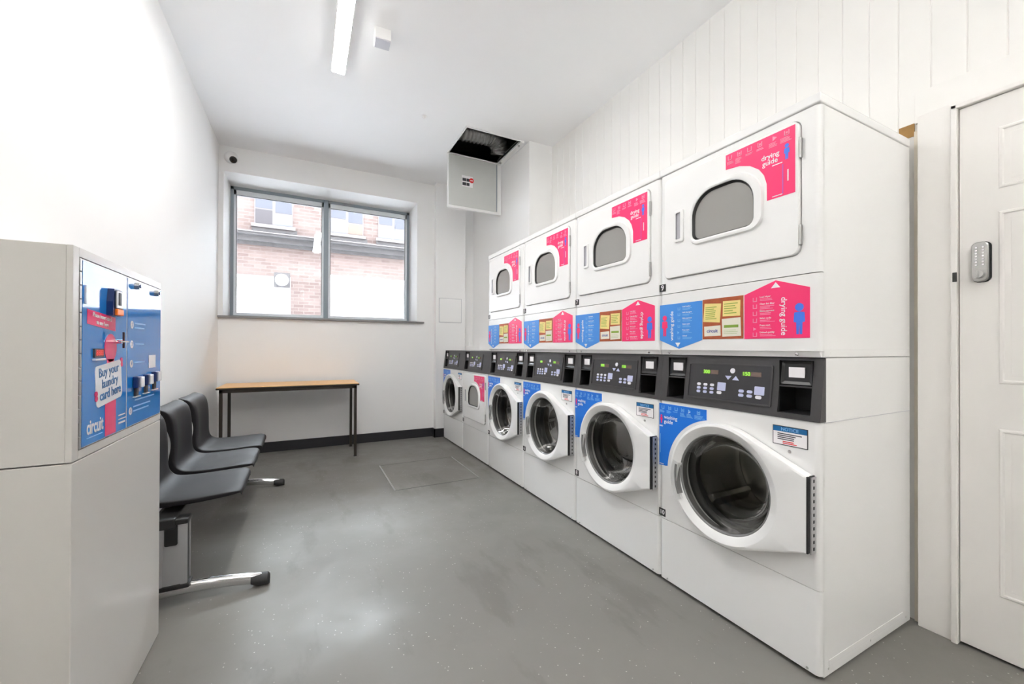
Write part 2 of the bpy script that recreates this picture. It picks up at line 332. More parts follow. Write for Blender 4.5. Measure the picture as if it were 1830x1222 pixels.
# window
w = thing('window_1', (0, WY, 0), kind='structure')
mb = MB()
fx0, fx1, fz0, fz1 = WX0, WX1, WZ0, WZ1
mb.box(fx0, fx0+0.030, -0.012, 0.04, fz0, fz1).box(fx1-0.030, fx1, -0.012, 0.04, fz0, fz1).box(fx0, fx1, -0.012, 0.04, fz1-0.033, fz1).box(fx0, fx1, -0.012, 0.04, fz0, fz0+0.04)
mb.build('window_frame', M['frame'], w)
MXC = -1.302
MB().box(MXC-0.025, MXC+0.025, -0.020, 0.04, fz0, fz1, 0.003).build('mullion', M['frame'], w)
for a, b in ((fx0+0.030, MXC-0.025), (MXC+0.025, fx1-0.030)):
    mb = MB()
    mb.box(a, a+0.022, 0.0, 0.035, fz0+0.04, fz1-0.033).box(b-0.022, b, 0.0, 0.035, fz0+0.04, fz1-0.033).box(a, b, 0.0, 0.035, fz1-0.085, fz1-0.033).box(a, b, -0.01, 0.035, fz0+0.04, fz0+0.07)
    mb.build('sash_frame', M['sash'], w)
    mb = MB(); g = 0.005
    mb.box(a+0.022, a+0.022+g, 0.006, 0.034, fz0+0.07, fz1-0.085).box(b-0.022-g, b-0.022, 0.006, 0.034, fz0+0.07, fz1-0.085).box(a+0.022, b-0.022, 0.006, 0.034, fz1-0.085-g, fz1-0.085)
    mb.build('glazing_bead', M['skirt'], w)
    MB().box(a+0.022, b-0.022, 0.012, 0.016, fz0+0.07, fz1-0.085).build('pane', M['pane'], w)
struct(MB().box(XL, -0.212, 4.222, WY-0.03, 1.408, 1.428, 0.002), 'trim_sill', M['sillm'])
# round vinyl dots on the shop glass and small decals across the street are built with the shopfront below

# wall access panel
ap = MB().box(-0.036, 0.248, 4.164, 4.17, 1.43, 1.724, 0.001)
a_ = tag(ap.build('inspection_cover', M['wall']), 'square white access panel set in the wall pier right of the window', 'wall cover')
MB().box(-0.042, 0.254, 4.1685, 4.1702, 1.424, 1.730).build('panel_gap', M['lock_recess'], a_)

# ------------------------------------------------------------------ ceiling things
def batten(x, y0, y1, label, up=False):
    t = thing('fluorescent_batten', (x, (y0+y1)/2, H), label, 'ceiling light'); L = (y1-y0)/2
    MB().box(-0.035, 0.035, -L+0.01, L-0.01, -0.035, 0, 0.003).build('housing', M['plast'], t)
    prof = [(-0.044, -0.036), (-0.044, -0.060), (-0.038, -0.068), (0.038, -0.068), (0.044, -0.060), (0.044, -0.036)]
    MB().prism([(-0.0445, 0), (-0.0445, -0.058), (0.0445, -0.058), (0.0445, 0)], 'y', -L+0.012, L-0.012).build('reflector', M['plast'], t)
    MB().prism([(-0.0425, -0.0585), (-0.041, -0.0615), (0.041, -0.0615), (0.0425, -0.0585)], 'y', -L+0.012, L-0.012).build('diffuser', M['fill_down'] if up else M['tube'], t)
    if up: MB().box(-0.036, 0.036, -L+0.03, L-0.03, 0.001, 0.006).build('fill_up_panel', M['fill_up'], t)  # glowing top, only on the added fill battens
    for s in (-1, 1):
        MB().prism([(-0.046, 0)]+[(p[0]*1.04, p[1]) for p in prof]+[(0.046, 0)], 'y', s*L, s*(L-0.0115)).build('end_cap', M['plast'], t)
    return t
batten(-1.318, 0.66, 2.46, 'long lit fluorescent batten on the ceiling left of the small grey box')
for bx, by, ll in ((-1.6, -2.2, 'left unseen fill batten added behind the camera'), (-0.1, -2.2, 'right unseen fill batten added behind the camera'), (-0.8, -3.2, 'unseen fill batten added by the rear wall')):  # unseen battens added behind the camera to fill the room with light
    b_ = batten(bx, by-0.75, by+0.75, ll, True); b_.location.z = 2.55; b_.name = 'added_fill_batten'; b_['group'] = 'added fill battens behind the camera'
    for s_ in (-0.6, 0.6): MB().cyl((0, s_, 0), (0, 0, 1), 0.004, H-2.55, 8).build('fill_batten_rod', M['steel'], b_)
MB_ = thing('emergency_light', (-1.085, 1.955, H), 'small white and grey box fixed to the ceiling beside the lit batten', 'ceiling box', rz=-0.04)
MB().box(-0.050, 0.050, 0, 0.095, -0.070, 0, 0.003).build('housing', M['plast'], MB_)
MB().box(-0.047, 0.047, 0.003, 0.092, -0.076, -0.0702, 0.002).build('lens_cover', mat('lilac_grey_lens', (0.55, 0.55, 0.60), 0.3), MB_)
t = thing('smoke_detector', (-0.594, 2.811, H), 'small round white detector on the ceiling in front of the access hatch', 'detector')
MB().lathe((0, 0, 0), [(0, 0.02), (-0.008, 0.02), (-0.012, 0.016), (-0.022, 0.010), (-0.025, 0)], 24, 'z').build('detector_body', M['plast'], t, 40)
t = thing('security_camera', (-2.205, 4.26, 3.045), 'small white dome security camera above the left end of the window', 'camera')
MB().lathe((0, 0, 0), [(0, 0.062), (-0.020, 0.060), (-0.034, 0.054), (-0.048, 0.044), (-0.058, 0.030), (-0.063, 0.014), (-0.064, 0)], 32, 'y').build('camera_housing', M['plast'], t, 50)
mb = MB(); d_ = Vector((0.35, -0.75, -0.60)).normalized(); p_ = Vector((0.016, -0.030, -0.022)); mb.cyl(p_, d_, 0.034, 0.026, 24, 0.033).cyl(p_+d_*0.026, d_, 0.033, 0.008, 24, 0.018); mb.build('camera_dome', M['domeglass'], t, 60)
# ceiling hatch: void, frame, hanging panel, duct
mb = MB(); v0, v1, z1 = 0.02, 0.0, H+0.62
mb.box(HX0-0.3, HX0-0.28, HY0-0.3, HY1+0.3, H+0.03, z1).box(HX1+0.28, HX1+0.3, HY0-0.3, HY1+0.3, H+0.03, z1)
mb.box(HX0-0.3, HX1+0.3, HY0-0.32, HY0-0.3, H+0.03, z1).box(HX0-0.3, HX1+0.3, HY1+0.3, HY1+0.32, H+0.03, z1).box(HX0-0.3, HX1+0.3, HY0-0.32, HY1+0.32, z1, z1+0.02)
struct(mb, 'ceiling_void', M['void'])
mb = MB(); e = 0.012
mb.box(HX0-e, HX0, HY0-e, HY1+e, H-0.012, H+0.03).box(HX0, HX1, HY0-e, HY0, H-0.008, H+0.03).box(HX0, HX1, HY1, HY1+e, H-0.012, H+0.03).box(HX1, HX1+0.042, HY0-e, HY1+e, H-0.020, H+0.03, 0.002)
struct(mb, 'trim_hatch', M['plast'])
hp = thing('access_hatch', (0.085, HY1+0.005, H-0.012), 'grey square access hatch panel hanging open from the ceiling', 'hatch panel')
mb = MB().box(-0.285, 0.332, 0.0, 0.03, -0.560, 0, 0.003); mb.build('panel_frame', M['plast'], hp)
MB().box(-0.275, 0.283, -0.006, 0.001, -0.535, -0.006, 0.001).build('panel_face', M['hatchgrey'], hp)
MB().box(0.270, 0.279, -0.009, -0.005, -0.53, -0.01).build('edge_strip', M['frame'], hp)
dcl = thing('warning_label', (0.0, HY1-0.0015, 2.885), 'small white label with black pictograms and a red disc on the hanging hatch panel', 'label')
MB().box(-0.048, 0.075, -0.0015, 0.0, -0.058, 0.060).build('label_sheet', M['white'], dcl)
for a, b in ((-0.042, 0.0), (0.004, 0.038)):
    for z in (0.0, -0.045): MB().box(a, b, -0.0025, -0.0014, z, z+0.032, 0.0002).build('pictogram', M['ink'], dcl)
MB().cyl((0.062, -0.0014, 0.018), (0, -1, 0), 0.026, 0.0012, 28).build('red_disc', M['red'], dcl)
MB().box(0.046, 0.078, -0.0032, -0.0025, 0.014, 0.022).build('disc_bar', M['white'], dcl)
du = thing('flexible_duct', (0, 3.13, H+0.165), 'glossy black flexible duct above the open ceiling hatch', 'duct')
mb = MB()
path = []; rad = []
for i in range(60):
    t_ = i/59; x = -0.42 + 0.62*t_; path.append((x, 0.10-0.03*t_, 0.02+0.02*t_)); rad.append(0.105 + (0.004 if i % 4 < 2 else -0.004) - (0.01 if 28 < i < 31 else 0))
mb.tube(path, rad, 24); mb.build('duct_run', M['duct'], du, 40)
mb = MB(); path = []; rad = []
for i in range(30):
    a = PI/2*i/29; path.append((0.20+0.16*math.sin(a), 0.07+0.10*(1-math.cos(a))*0.6, 0.04-0.16*(1-math.cos(a)))); rad.append(0.102+(0.004 if i % 4 < 2 else -0.004))
mb.tube(path, rad, 24); mb.build('duct_elbow', M['duct'], du, 40)
for yy in (HY0+0.05, HY1-0.06): tag(MB().lathe((HX1+0.012, yy, H-0.03), [(0.02, 0.012), (0, 0.012), (-0.004, 0.008), (-0.005, 0)], 16, 'z').build('hatch_latch', M['steel'], None, 40), ('small steel latch at the near end of the open ceiling hatch frame' if yy < 3 else 'small steel latch beside the hanging hatch panel'), 'latch', 'latches of the ceiling hatch')

# ------------------------------------------------------------------ laundry machines
MW = 0.681                       # machine width
FZ = 0.0                         # face plane x
def hull(pts):
    pts = sorted(pts); out = []
    for seq in (pts, pts[::-1]):
        h = []
        for p in seq:
            while len(h) > 1 and (h[-1][0]-h[-2][0])*(p[1]-h[-2][1]) - (h[-1][1]-h[-2][1])*(p[0]-h[-2][0]) <= 0: h.pop()
            h.append(p)
        out += h[:-1]
    return out
def ray_hull(c, th, hp):
    d = (math.cos(th), math.sin(th)); best = 0
    for i in range(len(hp)):
        a = hp[i]; b = hp[(i+1) % len(hp)]; ex, ey = b[0]-a[0], b[1]-a[1]; det = d[0]*(-ey) + ex*d[1]
        if abs(det) < 1e-12: continue
        t = ((a[0]-c[0])*(-ey) + ex*(a[1]-c[1]))/det; s = (d[0]*(a[1]-c[1]) - d[1]*(a[0]-c[0]))/det
        if t > 0 and -1e-9 <= s <= 1+1e-9: best = max(best, t)
    return best
def bars(mb, x, y, z, n, w, dz, h=0.0022, th=0.0004, vary=True):
    for i in range(n):
        ww = w*(0.6+0.4*random.random()) if vary else w
        mb.box(x-th, x+th, y-ww, y, z-i*dz-h, z-i*dz)
def body(parent, z0, z1, name='cabinet'):
    mb = MB(); t = 0.004; D = 0.666
    r = 0.016
    for y0, y1 in ((0, t), (MW-t, MW)):
        if z0 < 0.5: mb.prism([(0.020, z0), (D, z0), (D, z1), (0.034, z1), (0.032, 0.861), (0.020, 0.861)], 'y', y0, y1)
        else: mb.box(0.020, D, y0, y1, z0, z1)
    mb.box(0.040 if z0 < 0.5 else 0.020, D, t, MW-t, z1-t, z1).box(0.020, D, t, MW-t, z0, z0+t).box(D-t, D, t, MW-t, z0+t, z1-t)
    return mb.build(name, M['enamel'], parent)
def front_panel(parent, z0, z1, hole, name, r=0.018):
    """front sheet with rounded vertical edges and a hole given as (y,z) list going round from angle 0"""
    mb = MB(); n = len(hole)
    cy = sum(p[0] for p in hole)/n; cz = sum(p[1] for p in hole)/n
    rect = [(MW-r, z0), (MW-r, z1), (r, z1), (r, z0)]
    rh = hull(rect)
    angs = [math.atan2(p[1]-cz, p[0]-cy) for p in hole]
    outer = []
    for a in angs:
        t = ray_hull((cy, cz), a, rh); outer.append((cy+t*math.cos(a), cz+t*math.sin(a)))
    for cpt in rect:      # snap the nearest outer point on to each corner
        j = min(range(n), key=lambda i: (outer[i][0]-cpt[0])**2 + (outer[i][1]-cpt[1])**2); outer[j] = cpt
    mb.rings([[(0.03, *p) for p in hole], [(0.002, *p) for p in hole], [(0, *(Vector(p)+(Vector(p)-Vector((cy, cz))).normalized()*0.002)) for p in hole], [(0, *p) for p in outer]])
    for s in (0, 1):      # rounded edges
        prof = [(r-r*math.sin(a), (r-r*math.cos(a))) for a in [PI/2*i/6 for i in range(7)]]  # (y offset from side... , x)
        rows = []
        for a in [PI/2*i/6 for i in range(7)]:
            yy = r - r*math.sin(a); xx = r - r*math.cos(a)
            rows.append((xx, yy if s == 0 else MW-yy))
        rows.append((0.022, rows[-1][1]))
        A = [mb.bm.verts.new((x, y, z0)) for x, y in rows]; B = [mb.bm.verts.new((x, y, z1)) for x, y in rows]
        for i in range(len(rows)-1): mb.bm.faces.new((A[i], A[i+1], B[i+1], B[i]))
    # returns top and bottom
    prof = [(r - r*math.cos(a), r - r*math.sin(a)) for a in [PI/2*i/6 for i in range(7)]]
    for z in (z0, z1):
        poly = [(0.022, 0)] + [(x, y) for x, y in prof[::-1]] + [(x, MW-y) for x, y in prof] + [(0.022, MW)]
        mb.bm.faces.new([mb.bm.verts.new((x, y, z)) for x, y in poly])
    bmesh.ops.remove_doubles(mb.bm, verts=mb.bm.verts, dist=1e-5)
    return mb.build(name, M['enamel'], parent, 30)
def solid_panel(parent, z0, z1, name, r=0.018):
    prof = [(r - r*math.cos(a), r - r*math.sin(a)) for a in [PI/2*i/6 for i in range(7)]]
    poly = [(0.0215, 0)] + [(x, y) for x, y in prof[::-1]] + [(x, MW-y) for x, y in prof] + [(0.0215, MW)]
    return MB().prism(poly, 'z', z0, z1).build(name, M['enamel'], parent, 30)
def numplate(parent, z, txt):
    p = MB().box(-0.0018, 0.0003, 0.647, 0.684, z, z+0.035).build('number_plate', M['black'], parent)
    mb = MB(); text_bm(mb.bm, txt, 0.036 if len(txt) == 1 else 0.029, frame_negx(-0.0022, 0.6655, z+0.0175), bold=0.009)
    mb.build('numeral', M['white'], p, recalc=False); return p
def person_mb(y, z, h, x=-0.0016, lean=0):
    """plain pictogram of a standing person"""
    mb = MB(); r = h*0.13
    mb.prism(arc(y, z+h-r, r, 0, 345, 16), 'x', x, x+0.0008)
    w = h*0.17
    mb.prism([(y-w, z+h*0.40), (y-w*0.9, z+h*0.70), (y, z+h*0.73), (y+w*0.9, z+h*0.70), (y+w, z+h*0.40), (y+w*0.55, z+h*0.38), (y+w*0.5, z), (y+w*0.08, z), (y, z+h*0.32), (y-w*0.08, z), (y-w*0.5, z), (y-w*0.55, z+h*0.38)], 'x', x, x+0.0008)
    return mb
def icons(mb, x, ys, z, s):
    for k, yy in enumerate(ys):
        if k == 4: mb.prism([(yy+s*0.3, z), (yy-s*0.4, z+s*0.4), (yy+s*0.3, z+s*0.8)], 'x', x-0.0003, x+0.0003)
        else:
            t = s*0.14
            mb.box(x-0.0003, x+0.0003, yy-s*0.4, yy+s*0.4, z, z+t).box(x-0.0003, x+0.0003, yy-s*0.4, yy-s*0.4+t, z, z+s*0.8).box(x-0.0003, x+0.0003, yy+s*0.4-t, yy+s*0.4, z, z+s*0.8)
            if k % 2: mb.box(x-0.0003, x+0.0003, yy-s*0.15, yy+s*0.15, z+s*0.3, z+s*0.6)

def console(parent, right_cup=True):
    """charcoal control console, leaning back at the top"""
    z0, z1 = 0.862, 1.0765; lean = 0.028
    fx = lambda z: -0.004 + lean*(z-z0)/(z1-z0)
    def pr(y0, y1, za, zb, x_out, x_in=0.10):   # slanted slab: front offset x_out in front of slanted face
        mb.rings([[(fx(za)+x_out, y0, za), (fx(za)+x_out, y1, za), (fx(zb)+x_out, y1, zb), (fx(zb)+x_out, y0, zb)],
                  [(x_in, y0, za), (x_in, y1, za), (x_in, y1, zb), (x_in, y0, zb)]], cap0=True, cap1=True)
    mb = MB(); yl0, yl1 = 0.545, 0.640; yr0, yr1 = 0.030, 0.138; za, zb = 0.880, 1.066
    e_ = 0.0045
    for ya, yb in ((-0.0015, e_), (MW-e_, MW)): pr(ya, yb, z0, z1, 0, 0.031)
    pr(e_, MW-e_, z0, za, 0, 0.12); pr(e_, MW-e_, zb, z1, 0, 0.12)
    if right_cup:
        pr(e_, yr0, za, zb, 0, 0.12); pr(yr1, yl0, za, zb, 0, 0.12)
    else: pr(e_, yl0, za, zb, 0, 0.12)
    pr(yl1, MW-e_, za, zb, 0, 0.12)
    c = mb.build('console', M['console'], parent)
    # display surround, slightly raised rim and film panel
    mb = MB(); o = rrect(0.160, 0.526, 0.893, 1.046, 0.006, 3); i_ = rrect(0.166, 0.520, 0.899, 1.040, 0.004, 3)
    mb.rings([[(fx(p[1])+0.001, *p) for p in o], [(fx(p[1])-0.005, *p) for p in o], [(fx(p[1])-0.005, *p) for p in i_], [(fx(p[1])-0.0015, *p) for p in i_]])
    mb.build('panel_rim', M['console'], c)
    mb = MB(); mb.rings([[(fx(p[1])-0.0018, *p) for p in i_], [(fx(p[1])+0.002, *p) for p in i_]], cap0=True)
    pn = mb.build('control_panel', M['console_dk'], c)
    X = lambda z, k=0.0022: fx(z)-k
    def onp(name, polys, m, parent=pn, k=0.0030):
        mb = MB()
        for poly in polys:
            a = [(X(p[1], k), *p) for p in poly]; b = [(X(p[1], 0.0016), *p) for p in poly]
            mb.rings([a, b], cap0=True)
        return mb.build(name, m, c)
    for y0, y1, s in ((0.454, 0.382, '300'), (0.279, 0.203, '150')):
        onp('display', [rrect(y1, y0, 1.0, 1.017, 0.001, 1)], M['lcd'])
        onp('lit_segments', [rrect(y0-0.036, y0-0.001, 1.001, 1.016, 0.001, 1)], M['digit_bg'], k=0.0034)
        mb = MB(); text_bm(mb.bm, s, 0.0215, frame_negx(X(1.0085, 0.0040), y0-0.0185, 1.0085), bold=0.004, depth=0.0002, sx=0.95); mb.build('digits', M['digit'], c, recalc=False)
    onp('coin_button', [arc(0.319, 1.018, 0.0105, 0, 345, 20)], M['btnw'])
    onp('arrow_button', [[(0.350, 0.997), (0.322, 0.997), (0.336, 0.981)]], M['btn']); onp('arrow_button', [[(0.318, 0.981), (0.290, 0.981), (0.304, 0.998)]], M['btn'])
    for r in range(3):
        for k in range(3): onp('key_button', [rrect(0.469-0.0315*k-0.0095, 0.469-0.0315*k+0.0095, 0.9545-0.0155*r-0.0055, 0.9545-0.0155*r+0.0055, 0.0054, 3)], M['btnw'] if r == 0 else M['btn'])
    onp('start_button', [rrect(0.344, 0.381, 0.935, 0.968, 0.002, 1)], M['btn']); onp('select_button', [rrect(0.360, 0.382, 0.920, 0.932, 0.006, 3)], M['btnw'])
    for r in range(2):
        for k in range(2): onp('key_button', [rrect(0.277-0.034*k-0.011, 0.277-0.034*k+0.011, 0.941-0.016*r-0.0058, 0.941-0.016*r+0.0058, 0.0056, 3)], M['btn'])
    onp('start_button', [rrect(0.187, 0.225, 0.932, 0.964, 0.002, 1)], M['btn']); onp('select_button', [rrect(0.196, 0.220, 0.917, 0.930, 0.006, 3)], M['btnw'])
    # soap cups with label holders
    for (y0, y1, on) in ((yl0, yl1, True), (yr0, yr1, right_cup)):
        if not on: continue
        mb = MB(); t = 0.003
        mb.box(0.115, 0.118, y0, y1, za, zb)
        for (a, b) in ((y0, y0+0.001), (y1-0.001, y1)): mb.box(0.012, 0.118, a, b, za, zb)
        mb.box(0.008, 0.118, y0, y1, za, za+0.001).box(0.02, 0.118, y0, y1, zb-0.001, zb)
        mb.build('soap_cup', M['cup'], c)
        mb = MB(); zz = 0.972
        mb.rings([[(fx(zz)+0.002, y0, zz), (fx(zz)+0.002, y1, zz), (fx(zz)+0.002, y1, zz+0.006), (fx(zz)+0.002, y0, zz+0.006)], [(0.10, y0, zz), (0.10, y1, zz), (0.10, y1, zz+0.006), (0.10, y0, zz+0.006)]], cap0=True, cap1=True)
        mb.build('cup_shelf', M['console'], c)
        mb = MB(); q = (y1-y0)
        r0 = rrect(y0+0.003, y1-0.003, 0.982, zb-0.003, 0.004, 2); r1 = rrect(y0+0.013, y1-0.013, 0.992, zb-0.012, 0.002, 2)
        mb.rings([[(fx(p[1])+0.004, *p) for p in r0], [(fx(p[1])+0.003, *p) for p in r0], [(fx(p[1])+0.008, *p) for p in r1]], cap1=True); mb.build('label_holder', M['cup'], c)
        MB().box(fx(1.02)+0.0040, fx(1.02)+0.0075, y0+0.5*q-0.026, y0+0.5*q+0.026, 1.006, 1.042).build('paper_label', M['white'], c)
    return c
def washer(num, loc, label, right_cup=True, group='washing machines in the front row'):
    t = thing('washing_machine', loc, label, 'washing machine', group)
    body(t, 0.012, 1.0765)
    solid_panel(t, 0.018, 0.2985, 'lower_panel')
    MB().box(0.03, 0.6, 0.02, MW-0.02, 0.0, 0.0118).build('base_feet', M['rubber'], t)
    cy, cz = 0.340, 0.563
    n = 120; hole = [(cy+0.205*math.cos(2*PI*i/n), cz+0.205*math.sin(2*PI*i/n)) for i in range(n)]
    front_panel(t, 0.3015, 0.8605, hole, 'front_panel')
    console(t, right_cup)
    numplate(t, 0.310, num)
    # door: circle merging into a straight hinge side
    dd = MB(); R = 0.242; yh = 0.018; zh0, zh1 = 0.430, 0.684
    hp_ = hull([(cy+R*math.cos(2*PI*i/180), cz+R*math.sin(2*PI*i/180)) for i in range(180)] + [(yh, zh0), (yh, zh1)])
    base = [2*PI*i/n for i in range(n)]
    for cpt in ((yh, zh0), (yh, zh1)):
        a = math.atan2(cpt[1]-cz, cpt[0]-cy) % (2*PI); j = min(range(n), key=lambda i: abs(base[i]-a)); base[j] = a
    def out(off=0): return [(cy+(ray_hull((cy, cz), a, hp_)-off)*math.cos(a), cz+(ray_hull((cy, cz), a, hp_)-off)*math.sin(a)) for a in base]
    def circ(r): return [(cy+r*math.cos(a), cz+r*math.sin(a)) for a in base]
    dd.rings([[(-0.003, *p) for p in out(0.004)], [(-0.034, *p) for p in out(0)], [(-0.044, *p) for p in out(0.003)], [(-0.047, *p) for p in out(0.010)], [(-0.048, *p) for p in circ(0.229)],
              [(-0.047, *p) for p in circ(0.226)], [(-0.033, *p) for p in circ(0.199)], [(-0.031, *p) for p in circ(0.197)]])
    dr = dd.build('door', M['plast'], t, 28)
    MB().lathe((0, cy, cz), [(-0.0311, 0.1975), (-0.0315, 0.194), (-0.028, 0.1925), (-0.026, 0.190), (-0.018, 0.189), (0.0, 0.187)], 96, 'x', False).build('door_ring', M['greyring'], dr, 40)
    MB().lathe((0, cy, cz), [(-0.024, 0.1895), (-0.016, 0.187), (0.0, 0.178), (0.03, 0.168), (0.060, 0.158), (0.078, 0.142), (0.087, 0.11), (0.091, 0.06), (0.092, 0.0)], 80, 'x').build('door_glass', M['porthole'], dr, 50)
    # handle recess and flap on the left of the ring
    mb = MB(); A = [math.radians(a) for a in range(-28, 19, 3)]
    for (r0, r1, xa, xb) in ((0.197, 0.232, -0.0495, -0.030),):
        mb.rings([[(xb, cy+r0*math.cos(a), cz-0.02+r0*math.sin(a)) for a in A], [(xa, cy+(r0+0.004)*math.cos(a), cz-0.02+(r0+0.004)*math.sin(a)) for a in A], [(xa, cy+r1*math.cos(a), cz-0.02+r1*math.sin(a)) for a in A], [(-0.036, cy+(r1+0.014)*math.cos(a), cz-0.02+(r1+0.014)*math.sin(a)) for a in A]], close=False)
    bmesh.ops.solidify(mb.bm, geom=mb.bm.faces[:], thickness=0.003)
    mb.build('handle_flap', M['plast'], dr, 40)
    mb = MB(); A = [math.radians(a) for a in range(-24, 13, 3)]
    mb.rings([[(x, cy+r*math.cos(a), cz-0.012+r*math.sin(a)) for a in A] for x, r in ((-0.0345, 0.196), (-0.0525, 0.2035), (-0.0525, 0.212), (-0.0505, 0.213))], close=False)
    mb.build('handle_grip', M['greyring'], dr, 40)
    # hinge strip
    mb = MB().box(-0.044, -0.001, 0.0165, 0.0205, zh0, zh1); mb.build('hinge', M['black'], dr)
    mb = MB().box(-0.030, -0.0005, 0.0120, 0.0165, zh0-0.004, zh1-0.004)
    hg = mb.build('hinge_leaf', M['alu'], dr)
    mb = MB()
    for k in range(11): mb.box(-0.019, -0.013, 0.0105, 0.0121, zh0+0.008+k*0.0225, zh0+0.018+k*0.0225)
    mb.build('hinge_screw', M['black'], dr)
    # drum and gasket
    MB().lathe((0, cy, cz), [(0.0, 0.2055), (0.015, 0.204), (0.03, 0.212), (0.05, 0.205), (0.06, 0.19), (0.09, 0.19), (0.10, 0.20)], 72, 'x', False).build('gasket', M['gasket'], t, 50)
    MB().lathe((0, cy, cz), [(0.10, 0.20), (0.105, 0.255), (0.42, 0.255), (0.44, 0.235), (0.425, 0.20), (0.44, 0.15), (0.42, 0.10), (0.43, 0.04), (0.43, 0)], 72, 'x').build('drum', M['drum'], t, 50)
    for a in (80, 200, 320):
        a = math.radians(a); mb = MB(); dy, dz = math.cos(a), math.sin(a)
        mb.rings([[(x, cy+dy*0.25-dz*0.03*s, cz+dz*0.25+dy*0.03*s) for x, s in ((0.12, 1), (0.41, 1), (0.41, -1), (0.12, -1))], [(x, cy+dy*0.20-dz*0.01*s, cz+dz*0.20+dy*0.01*s) for x, s in ((0.14, 1), (0.40, 1), (0.40, -1), (0.14, -1))]], cap1=True)
        mb.build('drum_paddle', M['drum'], t)
    # stickers
    p = [(0.684, 0.846), (0.427, 0.846), (0.427, 0.803)] + arc(0.373, 0.546, 0.262, 79, 2, 16) + [(0.646, 0.553), (0.684, 0.551)]
    st = MB().prism(p, 'x', -0.0012, 0.0002).build('washing_guide_sticker', M['blue'], t)
    mb = MB(); text_bm(mb.bm, 'washing', 0.024, frame_negx(-0.0016, 0.655, 0.783), 'LEFT', 0.009, 0.0003); text_bm(mb.bm, 'guide', 0.024, frame_negx(-0.0016, 0.655, 0.762), 'LEFT', 0.009, 0.0003)
    mb.prism([(0.520, 0.832), (0.507, 0.825), (0.520, 0.818)], 'x', -0.0016, -0.0012)
    bars(mb, -0.0014, 0.682, 0.742, 2, 0.028, 0.004, 0.002); bars(mb, -0.0014, 0.682, 0.560, 1, 0.030, 0.004, 0.003)
    mb.build('lettering', M['white'], st, recalc=False)
    mb = MB(); icons(mb, -0.0014, [0.662, 0.622, 0.585, 0.549, 0.514, 0.466], 0.820, 0.020)
    for yy, nn in ((0.680, 3), (0.640, 3), (0.604, 1), (0.563, 4), (0.528, 4), (0.487, 4)): bars(mb, -0.0014, yy, 0.815, nn, 0.033 if yy > 0.49 else 0.052, 0.0045, 0.0022)
    mb.box(-0.0016, -0.0012, 0.676, 0.678, 0.61, 0.70)
    mb.build('icon_row', M['faintb'], st)
    person_mb(0.671, 0.752, 0.040).build('figure', M['pink'], st)
    nl = MB().box(-0.0014, 0.0003, 0.037, 0.153, 0.764, 0.832).build('notice_label', M['ink'], t)
    MB().box(-0.0018, -0.0012, 0.0395, 0.1505, 0.7665, 0.812).build('notice_body', M['paper'] if False else M['white'], nl)
    MB().box(-0.0018, -0.0012, 0.0395, 0.1505, 0.812, 0.8295).build('notice_header', M['notice'], nl)
    mb = MB(); text_bm(mb.bm, 'NOTICE', 0.016, frame_negx(-0.0022, 0.095, 0.8205), bold=0.015, depth=0.0003); mb.build('lettering', M['faintb'], nl, recalc=False)
    mb = MB(); bars(mb, -0.0019, 0.136, 0.806, 4, 0.085, 0.0065, 0.0032); mb.build('small_print', M['ink'], nl)
    mb = MB(); bars(mb, -0.0019, 0.118, 0.779, 2, 0.050, 0.006, 0.003); mb.build('red_print', M['red'], nl)
    MB().lathe((0, 0.096, 0.745), [(0.001, 0.006), (-0.003, 0.005), (-0.004, 0)], 16).build('panel_screw', M['steel'], t, 40)
    mb = MB(); q = rrect(0.026, 0.440, 0.738, 0.8475, 0.012, 4); mb.rings([[(0.0005, *p) for p in q], [(-0.0009, *p) for p in q], [(-0.0009, *(p[0]*0.994+0.0014, p[1]*0.9975+0.002)) for p in q], [(0.0005, *(p[0]*0.994+0.0014, p[1]*0.9975+0.002)) for p in q]])
    for yy, zz in ((0.04, 0.026), (0.635, 0.026)): MB().lathe((0, yy, zz), [(0.002, 0.005), (-0.002, 0.004), (-0.003, 0)], 12).build('panel_screw', M['steel'], t, 40)
    for k, xx in enumerate((0.05, 0.34, 0.63)): MB().lathe((xx, 0.0, 0.034), [(0.001, 0.005), (-0.001, 0.004), (-0.0015, 0)], 12, 'y').build('side_screw', M['steel'], t, 40)
    MB().box(0.022, 0.664, -0.0012, 0.0005, 0.858, 0.8605).build('side_seam', M['lock_recess'], t)
    MB().box(0.05, 0.60, -0.0015, 0.0005, 0.042, 0.062, 0.0008).build('base_rail', M['enamel'], t)
    return t
def tomb(y0, y1, z0, z1, rt, rb, n=10): return rrect(y0, y1, z0, z1, 0, n, (rt, rt, rb, rb))
